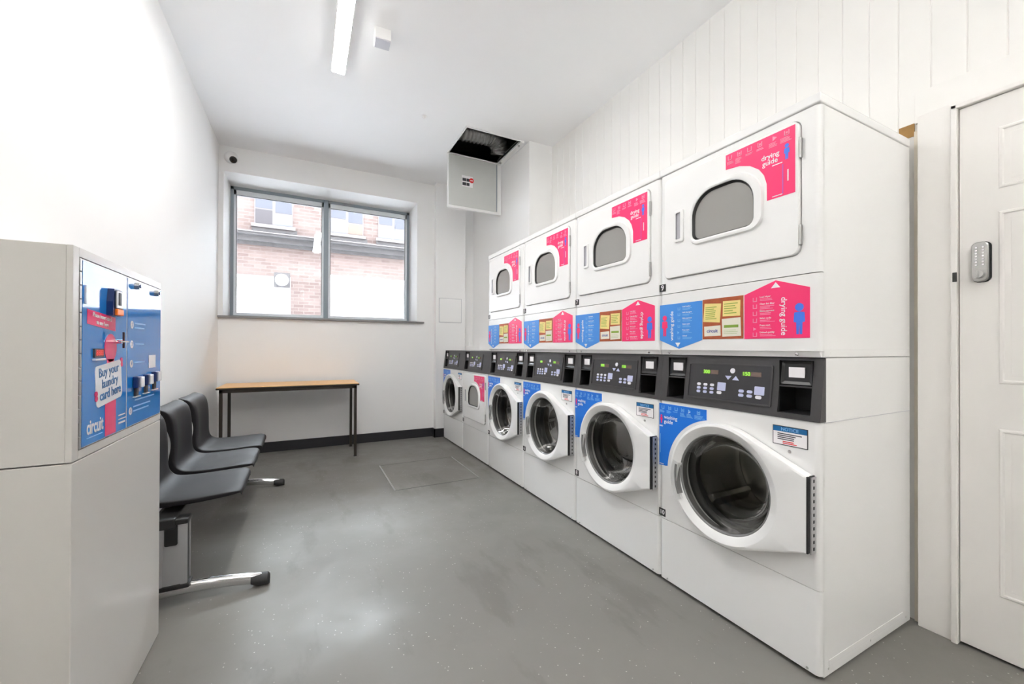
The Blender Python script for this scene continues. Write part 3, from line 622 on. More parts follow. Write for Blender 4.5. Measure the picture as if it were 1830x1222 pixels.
def dryer_front(t, dz, z0, z1):
    Z = lambda z: z+dz
    gy0, gy1, gz0, gz1 = 0.216, 0.492, 1.577, 1.780
    n = 10
    frame_hole = tomb(0.055+0.003, 0.655-0.003, Z(1.4315), Z(1.903), 0.030, 0.030, n)
    # main front sheet around the door
    mb = MB(); hole = frame_hole
    front_panel(t, z0, z1, hole, 'front_panel')
    MB().box(0.012, 0.016, 0.05, 0.66, Z(1.425), Z(1.91)).build('door_gasket', M['lock_recess'], t)
    # door leaf
    mb = MB(); o = tomb(0.0605, 0.6495, Z(1.434), Z(1.9005), 0.028, 0.028, n); o2 = tomb(0.0635, 0.6465, Z(1.437), Z(1.8975), 0.026, 0.026, n)
    f0 = tomb(gy0-0.034, gy1+0.020, Z(gz0-0.020), Z(gz1+0.022), 0.125, 0.055, n); f1 = tomb(gy0-0.030, gy1+0.016, Z(gz0-0.016), Z(gz1+0.018), 0.122, 0.052, n)
    f2 = tomb(gy0-0.006, gy1+0.006, Z(gz0-0.006), Z(gz1+0.006), 0.108, 0.034, n); f3 = tomb(gy0, gy1, Z(gz0), Z(gz1), 0.104, 0.030, n); f4 = tomb(gy0+0.004, gy1-0.004, Z(gz0+0.003), Z(gz1-0.004), 0.10, 0.028, n)
    mb.rings([[(0.010, *p) for p in o], [(-0.006, *p) for p in o], [(-0.009, *p) for p in o2], [(-0.009, *p) for p in f0], [(-0.017, *p) for p in f1], [(-0.018, *p) for p in f2], [(-0.015, *p) for p in f3], [(0.006, *p) for p in f4]])
    dr = mb.build('door', M['plast'], t, 30)
    mb = MB(); mb.rings([[(-0.002, *p) for p in f4], [(0.001, *p) for p in f4]], cap0=True); mb.build('door_glass', M['dryglass'], dr)
    mb = MB(); g0 = tomb(gy0+0.001, gy1-0.001, Z(gz0+0.001), Z(gz1-0.001), 0.103, 0.03, n); g1 = tomb(gy0+0.009, gy1-0.009, Z(gz0+0.007), Z(gz1-0.009), 0.096, 0.026, n)
    mb.rings([[(-0.0120, *p) for p in g0], [(-0.0025, *p) for p in g1]]); mb.build('glass_seal', M['black'], dr, 40)
    # handle: scooped cup
    mb = MB(); h0 = rrect(0.538, 0.585, Z(1.592), Z(1.735), 0.006, 3); h1 = rrect(0.543, 0.580, Z(1.597), Z(1.730), 0.005, 3); h2 = rrect(0.551, 0.576, Z(1.604), Z(1.724), 0.004, 3)
    mb.rings([[(-0.0088, *p) for p in h0], [(-0.016, *p) for p in h0], [(-0.018, *p) for p in h1], [(-0.017, *p) for p in h2]]); mb.build('handle', M['plast'], dr, 30)
    mb = MB(); mb.rings([[(-0.017, *p) for p in h2], [(-0.0092, *p) for p in h2]], cap1=True); mb.build('handle_recess', M['lock_recess'], dr)
    for zz in (Z(1.80), Z(1.50)): MB().box(-0.011, 0.0, 0.0535, 0.0608, zz-0.035, zz+0.035, 0.002).build('hinge', M['steel'], dr)
    # corner sticker
    p = [(0.333, Z(1.830)), (0.333, Z(1.888)), (0.073, Z(1.888)), (0.073, Z(1.652)), (0.169, Z(1.652)), (0.170, Z(1.715)), (0.180, Z(1.750)), (0.198, Z(1.778)), (0.233, Z(1.806)), (0.276, Z(1.823))]
    st = MB().prism(p, 'x', -0.0102, -0.0088).build('drying_guide_sticker', M['pink'], dr)
    mb = MB(); x = -0.0106
    text_bm(mb.bm, 'drying', 0.026, frame_negx(x, 0.190, Z(1.812)), 'LEFT', 0.009, 0.0003); text_bm(mb.bm, 'guide', 0.026, frame_negx(x, 0.186, Z(1.790)), 'LEFT', 0.009, 0.0003)
    mb.prism([(0.148, Z(1.878)), (0.136, Z(1.871)), (0.148, Z(1.864))], 'x', x, x+0.0006)
    bars(mb, x, 0.150, Z(1.774), 1, 0.035, 0.004, 0.003, vary=False); bars(mb, x, 0.150, Z(1.661), 1, 0.035, 0.004, 0.003, vary=False); mb.box(x-0.0002, x+0.0003, 0.094, 0.098, Z(1.70), Z(1.74))
    mb.build('lettering', M['white'], st, recalc=False)
    mb = MB(); icons(mb, x, [0.315, 0.275, 0.235, 0.195, 0.142, 0.100], Z(1.862), 0.022)
    for yy, nn in ((0.327, 3), (0.292, 5), (0.250, 2), (0.208, 2), (0.162, 4), (0.122, 4)): bars(mb, x, yy, Z(1.857), nn, 0.032 if yy > 0.13 else 0.040, 0.0045, 0.0022)
    mb.build('icon_row', M['faint'], st)
    mb = MB().box(x-0.0002, x+0.0003, 0.112, 0.115, Z(1.66), Z(1.765)); mb.build('guide_line', mat('violet_print', (0.45, 0.12, 0.50), 0.4), st)
    person_mb(0.100, Z(1.778), 0.055, -0.0108).build('figure', M['figblue'], st)
    # heater drum inside
    MB().lathe((0, 0.354, Z(1.68)), [(0.03, 0.20), (0.05, 0.22), (0.45, 0.22), (0.46, 0.0)], 48).build('drum', M['drum'], t, 50)
def dryer(num, loc, label):
    t = thing('tumble_dryer', loc, label, 'tumble dryer')
    mb = MB(); z0 = 1.0775
    body(t, 1.0785, 1.926)
    solid_panel(t, 1.100, 1.3625, 'lower_panel')
    # underside rail, set back a little
    MB().prism([(0.0225, 1.0995), (0.004, 1.0995), (0.012, 1.0790), (0.0225, 1.0790)], 'y', 0.004, MW-0.004).build('bottom_rail', M['enamel'], t)
    for yy in (0.075, 0.632): MB().lathe((0.006, yy, 1.089), [(0.001, 0.006), (-0.004, 0.005), (-0.005, 0)], 14).build('rail_screw', M['chrome'], t, 40)
    for xx in (0.06, 0.36, 0.63): MB().lathe((xx, 0.0, 1.094), [(0.001, 0.005), (-0.001, 0.004), (-0.0015, 0)], 12, 'y').build('side_screw', M['steel'], t, 40)
    MB().box(0.022, 0.655, -0.0013, 0.0004, 1.080, 1.106, 0.0005).build('side_flange', M['enamel'], t)
    dryer_front(t, 0, 1.3655, 1.926)
    # top cap with overhanging lip
    MB().box(-0.004, 0.668, -0.0015, MW, 1.930, 1.964, 0.004).build('top_cap', M['enamel'], t)
    numplate(t, 1.378, num)
    # guide stickers
    x = -0.0012
    s1 = MB().prism([(0.681, 1.314), (0.449, 1.314), (0.449, 1.144), (0.570, 1.106), (0.681, 1.146)], 'x', x, 0.0002).build('washing_guide_sticker', M['lblue'], t)
    mb = MB(); text_bm(mb.bm, 'washing guide', 0.0245, frame_negx(x-0.0004, 0.610, 1.212, PI/2), bold=0.009, depth=0.0003)
    mb.prism([(0.590, 1.134), (0.562, 1.134), (0.576, 1.114)], 'x', x-0.0006, x)
    for k, s in enumerate(('Load washer', 'Add detergent', 'Make payment', 'Select cycle', 'Press start', 'Unload')):
        text_bm(mb.bm, s, 0.0085, frame_negx(x-0.0004, 0.551, 1.297-0.0265*k), 'LEFT', 0.009, 0.0002)
    mb.build('lettering', M['white'], s1, recalc=False)
    mb = MB()
    for k in range(6): bars(mb, x-0.0002, 0.550, 1.290-0.0265*k, 2, 0.055, 0.005, 0.0022)
    for k in range(6):
        if k == 4: mb.prism([(0.578, 1.292-0.0265*k), (0.568, 1.286-0.0265*k), (0.578, 1.280-0.0265*k)], 'x', x-0.0006, x)
        else: icons(mb, x-0.0003, [0.570], 1.282-0.0265*k, 0.016)
    mb.build('icon_row', M['faintb'], s1)
    person_mb(0.652, 1.165, 0.098).build('figure', M['pink'], s1)
    s2 = MB().box(x, 0.0002, 0.265, 0.446, 1.147, 1.316).build('noticeboard_print', M['cork'], t)
    for (y0, y1, z0_, z1_, r, m) in ((0.362, 0.440, 1.218, 1.296, 0.08, 'yellow'), (0.277, 0.352, 1.238, 1.300, 0.02, 'yellow'), (0.362, 0.438, 1.160, 1.202, -0.03, 'paper'), (0.275, 0.355, 1.157, 1.230, -0.03, 'paper')):
        mb = MB(); cy_, cz_ = (y0+y1)/2, (z0_+z1_)/2
        pts_ = [((a-cy_)*math.cos(r)-(b-cz_)*math.sin(r)+cy_, (a-cy_)*math.sin(r)+(b-cz_)*math.cos(r)+cz_) for a, b in ((y0, z0_), (y1, z0_), (y1, z1_), (y0, z1_))]
        mb.prism(pts_, 'x', x-0.0005, x+0.0001); mb.build('paper_note', M[m], s2)
    mb = MB(); bars(mb, x-0.0007, 0.432, 1.282, 7, 0.055, 0.008, 0.0025); bars(mb, x-0.0007, 0.346, 1.290, 5, 0.06, 0.0095, 0.003); bars(mb, x-0.0007, 0.347, 1.183, 3, 0.06, 0.007, 0.001); mb.build('small_print', M['green'], s2)
    MB().box(x-0.0009, x-0.0004, 0.285, 0.346, 1.192, 1.203).build('green_strip', M['green'], s2)
    mb = MB(); text_bm(mb.bm, 'circuit', 0.020, frame_negx(x-0.0009, 0.400, 1.181), bold=0.015, depth=0.0002); mb.build('lettering', M['inkblue'], s2, recalc=False)
    s3 = MB().prism([(0.261, 1.145), (0.261, 1.315), (0.143, 1.356), (0.031, 1.317), (0.031, 1.145)], 'x', x, 0.0002).build('drying_guide_sticker', M['pink'], t)
    mb = MB(); text_bm(mb.bm, 'drying guide', 0.028, frame_negx(x-0.0004, 0.115, 1.224, -PI/2), bold=0.009, depth=0.0003)
    mb.prism([(0.159, 1.329), (0.127, 1.329), (0.143, 1.349)], 'x', x-0.0006, x)
    for k, s in enumerate(('Load dryer', 'Clean lint filter', 'Make payment', 'Select cycle', 'Press start', 'Unload quickly')):
        text_bm(mb.bm, s, 0.0090, frame_negx(x-0.0004, 0.201, 1.301-0.0265*k), 'LEFT', 0.009, 0.0002)
    mb.build('lettering', M['white'], s3, recalc=False)
    mb = MB()
    for k in range(6): bars(mb, x-0.0002, 0.200, 1.294-0.0265*k, 3 if k == 1 else 2, 0.060, 0.005, 0.0022)
    for k in range(6):
        if k == 4: mb.prism([(0.225, 1.294-0.0265*k), (0.213, 1.288-0.0265*k), (0.225, 1.282-0.0265*k)], 'x', x-0.0006, x)
        else: icons(mb, x-0.0003, [0.219], 1.285-0.0265*k, 0.020)
    mb.build('icon_row', M['faint'], s3)
    person_mb(0.064, 1.158, 0.108).build('figure', M['figblue'], s3)
    return t
def renum(t, txt):
    for ch in t.children:
        if ch.name.startswith('number_plate'):
            nu = ch.children[0]; zc = sum(v.co.z for v in ch.data.vertices)/len(ch.data.vertices)
            mb = MB(); text_bm(mb.bm, txt, 0.036, frame_negx(-0.0022, 0.6655, zc), bold=0.009)
            me = bpy.data.meshes.new('numeral'); mb.bm.to_mesh(me); mb.bm.free(); me.materials.append(M['white']); nu.data = me
w10 = washer('10', (0, 0, 0), 'white washing machine numbered 10 at the near end of the row, under dryer 9')
d9 = dryer('9', (0, 0, 0), 'white tumble dryer numbered 9 stacked on washer 10, nearest of the dryers')
for k, wn, dn in ((1, 8, 7), (2, 6, 5), (3, 4, 3)):
    c = copy_tree(w10); c.location = (0, k*W, 0); renum(c, str(wn))
    c['label'] = {1: 'white washing machine numbered 8, second washer from the near end beside washer 10', 2: 'white washing machine numbered 6, under the third dryer from the near end', 3: 'white washing machine numbered 4 beside the low dryer, under the farthest stacked dryer'}[k]
    c = copy_tree(d9); c.location = (0, k*W, 0); renum(c, str(dn))
    c['label'] = {1: 'white tumble dryer numbered 7 with plain grey door glass, stacked second from the near end', 2: 'white tumble dryer numbered 5, third stacked dryer from the near end', 3: 'white tumble dryer numbered 3, farthest of the four stacked dryers'}[k]
# low dryer and last washer
for o in list(COL.objects):
    if o.name.startswith('tumble_dryer') and o.parent is None: o['group'] = 'stacked tumble dryers in the upper row'
t = thing('tumble_dryer', (0, 4*W, 0), 'low white tumble dryer numbered 2 with nothing stacked on it', 'tumble dryer')
body(t, 0.012, 1.0765); solid_panel(t, 0.018, 0.2985, 'lower_panel'); MB().box(0.03, 0.6, 0.02, MW-0.02, 0.0, 0.0118).build('base_feet', M['rubber'], t)
dryer_front(t, -1.056, 0.3015, 0.8605); console(t, False); numplate(t, 0.320, '2')
washer('1', (0, 5*W, 0), 'white washing machine numbered 1 at the far end of the row against the back wall', False)
# dark gap under the row is the toe recess; the grey seam between stacks stays real

# ------------------------------------------------------------------ payment kiosk (left)
KX = -2.02; ky0, ky1, kh = 0.617, 1.282, 1.352
kk = thing('payment_kiosk', (KX, (ky0+ky1)/2, 0), 'grey white steel card vending kiosk with blue front at the left edge', 'kiosk')
yc_ = (ky0+ky1)/2; L0, L1 = ky0-yc_, ky1-yc_
Yk = lambda y: y-yc_
MB().box(-0.289, 0, L0, L1, 0.004, 0.8255, 0.002).build('base_cabinet', M['kiosk'], kk)
mb = MB()
# upper housing with an inset front
mb.box(-0.289, -0.012, L0, L1, 0.8285, kh, 0.002)
pz0, pz1, py0, py1 = 0.850, 1.330, Yk(0.647), Yk(1.276)
mb.box(-0.012, 0.0, L0, py0, 0.8285, kh, 0.001).box(-0.012, 0.0, py1, L1, 0.8285, kh).box(-0.012, 0.0, py0, py1, 0.8285, pz0).box(-0.012, 0.0, py0, py1, pz1, kh)
mb.build('upper_cabinet', M['kiosk'], kk)
MB().box(-0.011, -0.006, py0, py1, pz0, pz1).build('door_gap', M['gasket'], kk)
# piano hinge
mb = MB()
for k in range(14): mb.box(-0.008, 0.0015, py0+0.001, py0+0.010, pz0+0.002+k*0.0341, pz0+0.0335+k*0.0341, 0.001)
mb.build('hinge', M['steel'], kk)
yd = Yk(0.944)
MB().box(-0.008, 0.001, py0+0.012, yd-0.002, pz0+0.003, pz1-0.004).build('panel_edge', M['kwhite'], kk)
pa = MB().box(-0.008, 0.002, py0+0.0125, yd-0.005, pz0+0.005, pz1-0.007).build('card_panel', M['kblue'], kk)
MB().box(-0.008, 0.001, yd+0.002, py1-0.002, pz0+0.003, pz1-0.004).build('panel_edge', M['kwhite'], kk)
pb = MB().box(-0.008, 0.002, yd+0.005, py1-0.005, pz0+0.006, pz1-0.007).build('dispenser_panel', M['kblue'], kk)
KXX = 0.0021
def kp(poly, m, name, parent, th=0.0006): return MB().prism([(Yk(a), b) for a, b in poly], 'x', KXX, KXX+th).build(name, m, parent)
kp([(0.682, 1.166), (0.682, 1.204), (0.855, 1.192), (0.855, 1.152)][::1], M['kpink'], 'pink_banner', pa)
kp(arc(0.824, 1.104, 0.040, 0, 354, 40), M['kpink'], 'pink_disc', pa)
kp([(0.790, 0.857), (0.862, 0.857), (0.862, 0.960), (0.790, 0.960)], M['kpink'], 'pink_post', pa)
kp([(0.800, 1.04), (0.848, 1.04), (0.848, 1.072), (0.800, 1.072)], M['kpink'], 'pink_neck', pa)
def rot(pts, cx, cy, a): return [((x-cx)*math.cos(a)-(y-cy)*math.sin(a)+cx, (x-cx)*math.sin(a)+(y-cy)*math.cos(a)+cy) for x, y in pts]
sg = kp(rot(rrect(0.730, 0.900, 0.950, 1.062, 0.014), 0.815, 1.006, 0.10), M['kwhite'], 'sign_card', pa, 0.0012)
for (a, b) in ((0.899, 1.055), (0.734, 0.968)):
    kp(arc(a, b+0.012, 0.008, 0, 330, 10) , M['kpink'], 'pink_thumb', pa, 0.0016); kp(arc(a+0.001, b, 0.008, 0, 330, 10), M['kpink'], 'pink_thumb', pa, 0.0016)
mb = MB()
for s, dy_, dz_, bo in (('Buy your', 0.0, 0.032, 0.004), ('laundry', 0.004, 0.0, 0.004), ('card here', 0.006, -0.031, 0.02)):
    text_bm(mb.bm, s, 0.036, frame_posx(KXX+0.0016, Yk(0.815+dy_-dz_*0.10), 1.008+dz_+dy_*0.1, 0.10), bold=bo, depth=0.0003)
mb.build('lettering', M['notice'], sg, recalc=False)
mb = MB(); text_bm(mb.bm, 'circuit', 0.052, frame_posx(KXX+0.0006, Yk(0.7305), 0.897), bold=0.022, depth=0.0003, sx=0.72)
for k in range(3): mb.box(KXX, KXX+0.0006, Yk(0.880), Yk(0.930+0.006*(k % 2)), 0.900-0.012*k, 0.9035-0.012*k+(0.002 if k == 2 else 0))
mb.build('lettering', M['kwhite'], pa, recalc=False)
mb = MB(); mb.box(KXX, KXX+0.0005, Yk(0.683), Yk(0.775), 0.8705, 0.8730); mb.build('small_print', M['faintb'], pa)
mb = MB(); text_bm(mb.bm, 'Please insert card', 0.016, frame_posx(KXX+0.0010, Yk(0.768), 1.188, -0.07), bold=0.01, depth=0.0003); text_bm(mb.bm, 'to use here', 0.016, frame_posx(KXX+0.0010, Yk(0.770), 1.170, -0.07), bold=0.01, depth=0.0003)
mb.build('banner_lettering', M['kwhite'], pa, recalc=False)
r_ = MB().box(KXX-0.001, KXX+0.004, Yk(0.716), Yk(0.772), 1.078, 1.102).build('red_display', M['ink'], pa); mb = MB(); text_bm(mb.bm, '8888', 0.022, frame_posx(KXX+0.0044, Yk(0.744), 1.090), bold=0.01, depth=0.0002); mb.build('digits', M['rdigit'], r_, recalc=False)
MB().box(KXX-0.001, KXX+0.007, Yk(0.712), Yk(0.776), 1.070, 1.0755, 0.001).build('display_lip', M['kwhite'], pa)
# note reader
rd = MB().prism([(Yk(0.795), 1.196), (Yk(0.795), 1.235), (Yk(0.803), 1.272), (Yk(0.850), 1.272), (Yk(0.858), 1.235), (Yk(0.858), 1.196)], 'x', 0.002, 0.016).build('card_reader', M['darkblue'], pa)
MB().box(0.016, 0.021, Yk(0.806), Yk(0.852), 1.216, 1.268, 0.003).build('reader_face', M['steel'], rd); MB().box(0.0212, 0.0225, Yk(0.818), Yk(0.834), 1.226, 1.262).build('reader_slot', M['ink'], rd)
MB().box(0.016, 0.023, Yk(0.806), Yk(0.850), 1.197, 1.215, 0.002).build('reader_tray', M['orange'], rd)
# T handle lock
hd = MB().cyl((0.002, Yk(0.846), 1.122), (1, 0, 0), 0.006, 0.022, 14).build('t_handle', M['chrome'], pa); MB().box(0.022, 0.027, Yk(0.812), Yk(0.880), 1.120, 1.1245, 0.001).build('handle_bar', M['chrome'], hd); MB().box(0.021, 0.026, Yk(0.844), Yk(0.849), 1.103, 1.150, 0.001).build('handle_key', M['ink'], hd)
MB().box(0.0015, 0.006, Yk(0.668), Yk(0.672), 1.215, 1.262, 0.001).build('screw_cap', M['kwhite'], pa)
for yy in (1.010, 1.205):
    l_ = MB().cyl((0.002, Yk(yy), 1.306), (1, 0, 0), 0.0115, 0.012, 20, 0.0105).build('cam_lock', M['steel'], pb, 40); MB().cyl((0.0142, Yk(yy), 1.306), (1, 0, 0), 0.006, 0.003, 16).build('key_slot', M['darkblue'], l_)
for i, (yy, zz) in enumerate(((0.983, 1.178), (0.982, 1.115), (0.980, 1.053), (0.975, 0.902))):
    n_ = MB().cyl((0.002, Yk(yy), zz), (1, 0, 0), 0.0125, 0.0008, 24).build('step_disc', M['kwhite'], pb); mb = MB(); text_bm(mb.bm, '2345'[i], 0.018, frame_posx(0.0031, Yk(yy), zz), bold=0.01, depth=0.0002); mb.build('numeral', M['notice'], n_, recalc=False)
mb = MB()
for (y0, z0_, n_, wv) in ((1.005, 1.185, 2, 0.10), (1.005, 1.118, 1, 0.09), (1.003, 1.057, 1, 0.10), (1.010, 0.934, 1, 0.19), (0.998, 0.914, 2, 0.16)):
    for k in range(n_): mb.box(KXX, KXX+0.0005, Yk(y0), Yk(y0+wv*(1-0.1*k)), z0_-0.014*k-0.0035, z0_-0.014*k+0.001)
mb.build('small_print', M['faintb'], pb)
MB().box(KXX, KXX+0.0008, Yk(1.140), Yk(1.212), 1.032, 1.078, 0.0002).build('blank_square_sticker', M['kwhite'], pb)
for i, (yy, zz) in enumerate(((1.013, 0.993), (1.103, 0.995), (1.190, 1.000))):
    s_ = MB().box(0.002, 0.017, Yk(yy-0.024), Yk(yy+0.026), zz-0.020, zz+0.018, 0.004).build('coin_chute', M['darkblue'], pb)
    MB().box(0.0172, 0.020, Yk(yy-0.008), Yk(yy+0.024), zz-0.018, zz+0.016, 0.003).build('chute_face', M['kwhite'], s_)
    MB().box(0.002, 0.008, Yk(yy-0.012), Yk(yy+0.014), zz-0.046, zz-0.021, 0.002).build('chute_pocket', M['ink'], s_)
    MB().box(0.002, 0.010, Yk(yy-0.022), Yk(yy+0.028), zz-0.0505, zz-0.0465, 0.001).build('chute_lip', M['kwhite'], s_)

# ------------------------------------------------------------------ beam seating
def shell_mesh():
    # profile (x, z, half width, flange depth) with x measured from the wall side, seat faces +X
    P = [(0.352, 0.396, 0.165, 0.004), (0.356, 0.412, 0.180, 0.010), (0.350, 0.426, 0.198, 0.014), (0.330, 0.434, 0.215, 0.018), (0.29, 0.435, 0.224, 0.020), (0.20, 0.428, 0.226, 0.022), (0.10, 0.426, 0.224, 0.024),
         (0.045, 0.428, 0.220, 0.028), (0.014, 0.438, 0.214, 0.032), (-0.004, 0.458, 0.208, 0.034), (-0.011, 0.490, 0.204, 0.030), (-0.012, 0.53, 0.200, 0.020), (-0.012, 0.58, 0.198, 0.015), (-0.013, 0.63, 0.198, 0.024),
         (-0.017, 0.68, 0.200, 0.038), (-0.024, 0.720, 0.206, 0.055), (-0.036, 0.748, 0.212, 0.045), (-0.056, 0.765, 0.216, 0.016), (-0.090, 0.775, 0.218, 0.004), (-0.102, 0.777, 0.218, 0.003), (-0.104, 0.774, 0.218, 0.003)]
    bm = bmesh.new(); rows = []
    for i, (x, z, hw, fd) in enumerate(P):
        a = P[max(i-1, 0)]; b = P[min(i+1, len(P)-1)]
        t = Vector((b[0]-a[0], 0, b[1]-a[1])).normalized(); nrm = Vector((t.z, 0, -t.x))   # towards the sitter's rear
        if nrm.z > 0.2 or (abs(nrm.z) <= 0.2 and nrm.x > 0): nrm = -nrm
        row = []
        for s in (-1, 1):
            seq = [(1.0, 1.0), (1.0, 0.55), (1.0, 0.12), (0.97, 0.0), (0.80, -0.02), (0.55, -0.0), (0.28, 0.02), (0.0, 0.03)]
            if s == 1: seq = seq[::-1][1:]
            for u, dpt in seq:
                back = z > 0.5; dd_ = fd*dpt if dpt > 0.1 else dpt*(0.12 if z > 0.73 else 0.5 if back else 0.25)
                row.append(bm.verts.new(Vector((x, s*u*hw, z)) + nrm*dd_*(1 if dpt > 0.1 else 0.6)))
        rows.append(row)
    for a, b in zip(rows, rows[1:]):
        for i in range(len(a)-1): bm.faces.new((a[i], a[i+1], b[i+1], b[i]))
    bmesh.ops.recalc_face_normals(bm, faces=bm.faces)
    bmesh.ops.solidify(bm, geom=bm.faces[:], thickness=0.006)
    me = bpy.data.meshes.new('seat_shell'); bm.to_mesh(me); bm.free(); me.materials.append(M['shell'])
    me.polygons.foreach_set('use_smooth', [True]*len(me.polygons)); me.set_sharp_from_angle(angle=math.radians(50)); return me
bn = thing('beam_bench', (-2.05, 2.25, 0), 'row of three charcoal plastic seats on a chrome footed beam along the left wall', 'bench')
sm = shell_mesh()
for yy in (-0.485, 0.02, 0.515):
    o = bpy.data.objects.new('seat_shell', sm); COL.objects.link(o); o.parent = bn; o.location = (-0.092, yy, 0)
    md = o.modifiers.new('smooth', 'SUBSURF'); md.levels = 1; md.render_levels = 2
    MB().box(0.0, 0.16, yy-0.055, yy+0.055, 0.392, 0.414, 0.004).box(-0.05, 0.05, yy-0.04, yy+0.04, 0.372, 0.395, 0.003).cyl((0.13, yy-0.02, 0.375), (0, 0, 1), 0.008, 0.02, 10).build('seat_bracket', M['black'], bn)
MB().box(-0.04, 0.04, -0.80, 0.80, 0.335, 0.378, 0.006).build('beam', M['black'], bn)
for yy in (-0.76, 0.76):
    lg = MB().prism([(-0.022, 0.085), (-0.024, 0.36), (0.074, 0.36), (0.078, 0.08)], 'y', yy-0.020, yy+0.020).build('leg', M['black'], bn)
    for s in (-1, 1):
        mb = MB(); y0 = yy+s*0.0205; y1 = yy+s*0.025; y2 = yy+s*0.030
        mb.prism(rrect(-0.018, 0.079, 0.092, 0.350, 0.008, 3), 'y', min(y0, y1), max(y0, y1))
        mb.prism(rrect(0.055, 0.080, 0.092, 0.352, 0.004, 3), 'y', min(y1, y2), max(y1, y2)); mb.prism(rrect(-0.020, -0.004, 0.092, 0.352, 0.004, 3), 'y', min(y1, y2), max(y1, y2))
        lc = mb.build('leg_cover', M['alu'], lg, 30)
        MB().prism(rrect(0.002, 0.046, 0.262, 0.352, 0.006, 3), 'y', yy+s*0.024, yy+s*0.031).build('cover_inset', M['black'], lg)
    MB().box(-0.032, 0.084, yy-0.036, yy+0.036, 0.347, 0.372, 0.008).build('leg_cap', M['black'], lg, 40)
    MB().box(-0.030, 0.088, yy-0.034, yy+0.034, 0.072, 0.092, 0.006).build('leg_foot_cap', M['black'], lg, 40)
    pth = [(-0.235+0.60*i/24, yy, 0.024+0.036*math.sin(PI*min(1, max(0, i/24)))**0.8) for i in range(25)]
    ft = MB().tube(pth, [0.017 if 0 < i < 24 else 0.014 for i in range(25)], 14, 1.0, 1.5).build('foot', M['chrome'], lg, 50)
    for xx in (-0.235, 0.365):
        s = 1 if xx > 0 else -1
        MB().rings([[(xx-s*0.055, yy+0.026*math.cos(a)*1.0, 0.033+0.020*math.sin(a)) for a in [2*PI*k/12 for k in range(12)]], [(xx-s*0.03, yy+0.033*math.cos(a), max(0.001, 0.027+0.027*math.sin(a))) for a in [2*PI*k/12 for k in range(12)]], [(xx+s*0.012, yy+0.033*math.cos(a), max(0.001, 0.025+0.025*math.sin(a))) for a in [2*PI*k/12 for k in range(12)]], [(xx+s*0.020, yy+0.024*math.cos(a), max(0.001, 0.021+0.019*math.sin(a))) for a in [2*PI*k/12 for k in range(12)]]], cap0=True, cap1=True).build('foot_tip', M['rubber'], lg, 40)

# ------------------------------------------------------------------ table under the window
tb = thing('folding_table', (-1.628, 3.93, 0), 'long narrow wood topped table with dark steel legs under the window', 'table')
MB().box(-0.598, 0.598, -0.268, 0.25, 0.726, 0.745, 0.003).build('tabletop', M['wood'], tb)
MB().box(-0.601, 0.601, -0.2705, 0.2525, 0.724, 0.7395, 0.003).build('edge_band', M['brownframe'], tb)
mb = MB(); a, b, c, e = -0.578, 0.578, -0.255, 0.225
mb.box(a, b, c, c+0.025, 0.694, 0.7238).box(a, b, e-0.025, e, 0.694, 0.7238).box(a, a+0.025, c, e, 0.694, 0.7238).box(b-0.025, b, c, e, 0.694, 0.7238); mb.build('apron', M['brownframe'], tb)
for xx in (a, b-0.025):
    for yy in (c, e-0.025):
        lg = MB().box(xx, xx+0.025, yy, yy+0.025, 0.008, 0.6938, 0.002).build('leg', M['brownframe'], tb); MB().box(xx-0.001, xx+0.026, yy-0.001, yy+0.026, 0, 0.0079, 0.001).build('leg_tip', M['rubber'], lg)

# floor access cover
fc = thing('floor_cover', (-0.545, 2.85, 0), 'rectangular vinyl covered floor access plate with two steel edge strips', 'floor cover')
for xx in (-0.357, 0.346): MB().box(xx, xx+0.004, -0.372, 0.365, 0.0, 0.0016).box(xx+0.007, xx+0.011, -0.372, 0.365, 0.0, 0.0016).build('edge_strip', M['chrome'], fc)
for yy in (-0.374, 0.364): MB().box(-0.346, 0.346, yy, yy+0.005, 0.0, 0.0009).build('edge_gap', M['gasket'], fc)

# ------------------------------------------------------------------ street outside
struct(MB().box(-30, 30, 4.9, 40, -0.3, -0.15), 'ground_street', M['asphalt'])
FY = 11.0
struct(MB().box(-14, -2.7, 4.905, 5.1, -0.15, 12).box(1.1, 10, 4.905, 5.1, -0.15, 12).box(-2.7, 1.1, 4.905, 5.1, 3.0, 12).box(-2.7, 1.1, 4.905, 5.1, -0.15, 1.3), 'wall_exterior', M['brick'])  # unseen upper front of this building, added to shade the facade opposite
bd = thing('street_building', (0, FY, 0), 'old brick building across the street seen through the window', 'building')
MB().box(-14, 10, 0, 4, -0.15, 5.7).build('wall', M['brick'], bd)
MB().box(-14, -1.86, -0.10, 0, -0.15, 2.86).box(-1.86, -1.12, -0.04, 0, -0.15, 1.9).box(-1.12, 10, -0.08, 0, -0.15, 3.02).build('painted_shopfront', M['shopwhite'], bd)
mb = MB().box(-14, 10, -0.20, 0, 3.84, 3.90).box(-14, 10, -0.13, 0, 3.70, 3.84).box(-14, 10, -0.06, 0, 3.62, 3.70); mb.build('stone_ledge', M['stone'], bd)
MB().box(-14, 10, -0.22, -0.0, 3.90, 3.925).build('ledge_flashing', M['stonel'], bd)
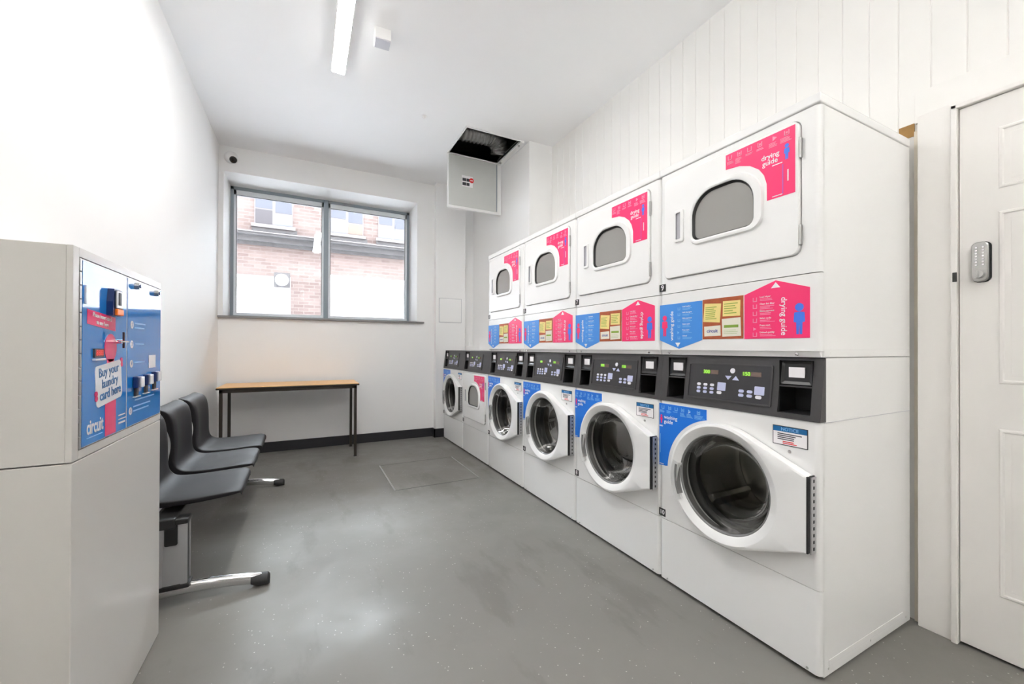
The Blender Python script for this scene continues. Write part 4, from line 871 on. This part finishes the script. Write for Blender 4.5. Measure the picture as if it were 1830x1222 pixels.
for x0, x1 in ((-2.65, -1.82), (-0.95, -0.12), (0.27, 1.10), (-4.4, -3.57), (1.9, 2.7)):
    f = MB().box(x0-0.06, x1+0.06, -0.07, 0.0, 4.07, 4.15).build('window_sill', M['stonel'], bd)
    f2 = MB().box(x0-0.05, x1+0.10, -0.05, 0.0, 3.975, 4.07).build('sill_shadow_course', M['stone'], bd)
    xm = (x0+x1)/2
    fr = MB().box(x0, x1, -0.015, 0.0, 4.15, 5.45).build('window', M['stonel'], bd)
    for (a, b, z0_, z1_, m) in ((x0+0.02, xm-0.03, 4.17, 4.52, 'outglass_dk' if x0 < -1 and x0 > -3 else 'outglass_lt'), (x0+0.02, xm-0.03, 4.55, 5.35, 'outglass'), (xm+0.03, x1-0.02, 4.17, 4.45, 'outglass_lt' if x0 < -1 else ('cork_pale' if -1 < x0 < 0 else 'outglass_lt')), (xm+0.03, x1-0.02, 4.48, 5.35, 'outglass')):
        mm = M.get(m) or mat('pale_board', (0.162, 0.118, 0.096), 0.8)
        MB().box(a, b, -0.020, -0.0151, z0_, z1_).build('window_pane', mm, fr)
sg = thing('hanging_sign', (-1.22, FY-0.36, 3.72), 'white projecting street sign with a letter A across the street', 'sign')
MB().prism([(-0.10, 0.24), (0.12, 0.20), (0.12, -0.20), (-0.15, -0.20)], 'y', -0.03, 0.03).build('sign_board', M['sign_board'], sg); mb = MB(); text_bm(mb.bm, 'A', 0.22, frame_negy(0.03, -0.034, 0.0), bold=0.03, depth=0.002); mb.build('lettering', M['gasket'], sg, recalc=False)
MB().box(-0.02, 0.02, 0.03, 0.14, -0.02, 0.02).build('bracket', M['stone'], sg)
lp = thing('round_wall_lamp', (-2.03, FY-0.1, 2.79), 'round white lamp on a grey square plate across the street', 'lamp')
MB().box(-0.19, 0.16, -0.02, 0, -0.19, 0.18).build('back_plate', M['stone'], lp); MB().lathe((-0.02, 0, 0), [(-0.02, 0.15), (-0.07, 0.14), (-0.09, 0.09), (-0.10, 0)], 32, 'y').build('lamp_cover', M['shopwhite'], lp, 40)
for nm, x, z, r in (('left', -2.81, 2.08, 0.16), ('right', 0.15, 2.64, 0.115)):
    tag(MB().cyl((x, FY-0.101 if x < 0 else FY-0.081, z), (0, -1, 0), r, 0.004, 32).build('round_decal', mat('pale_lilac_print_'+nm, (0.276, 0.291, 0.387), 0.5)), 'pale lilac round decal on the %s part of the white shopfront' % nm, 'decal', 'round decals on the shopfront')
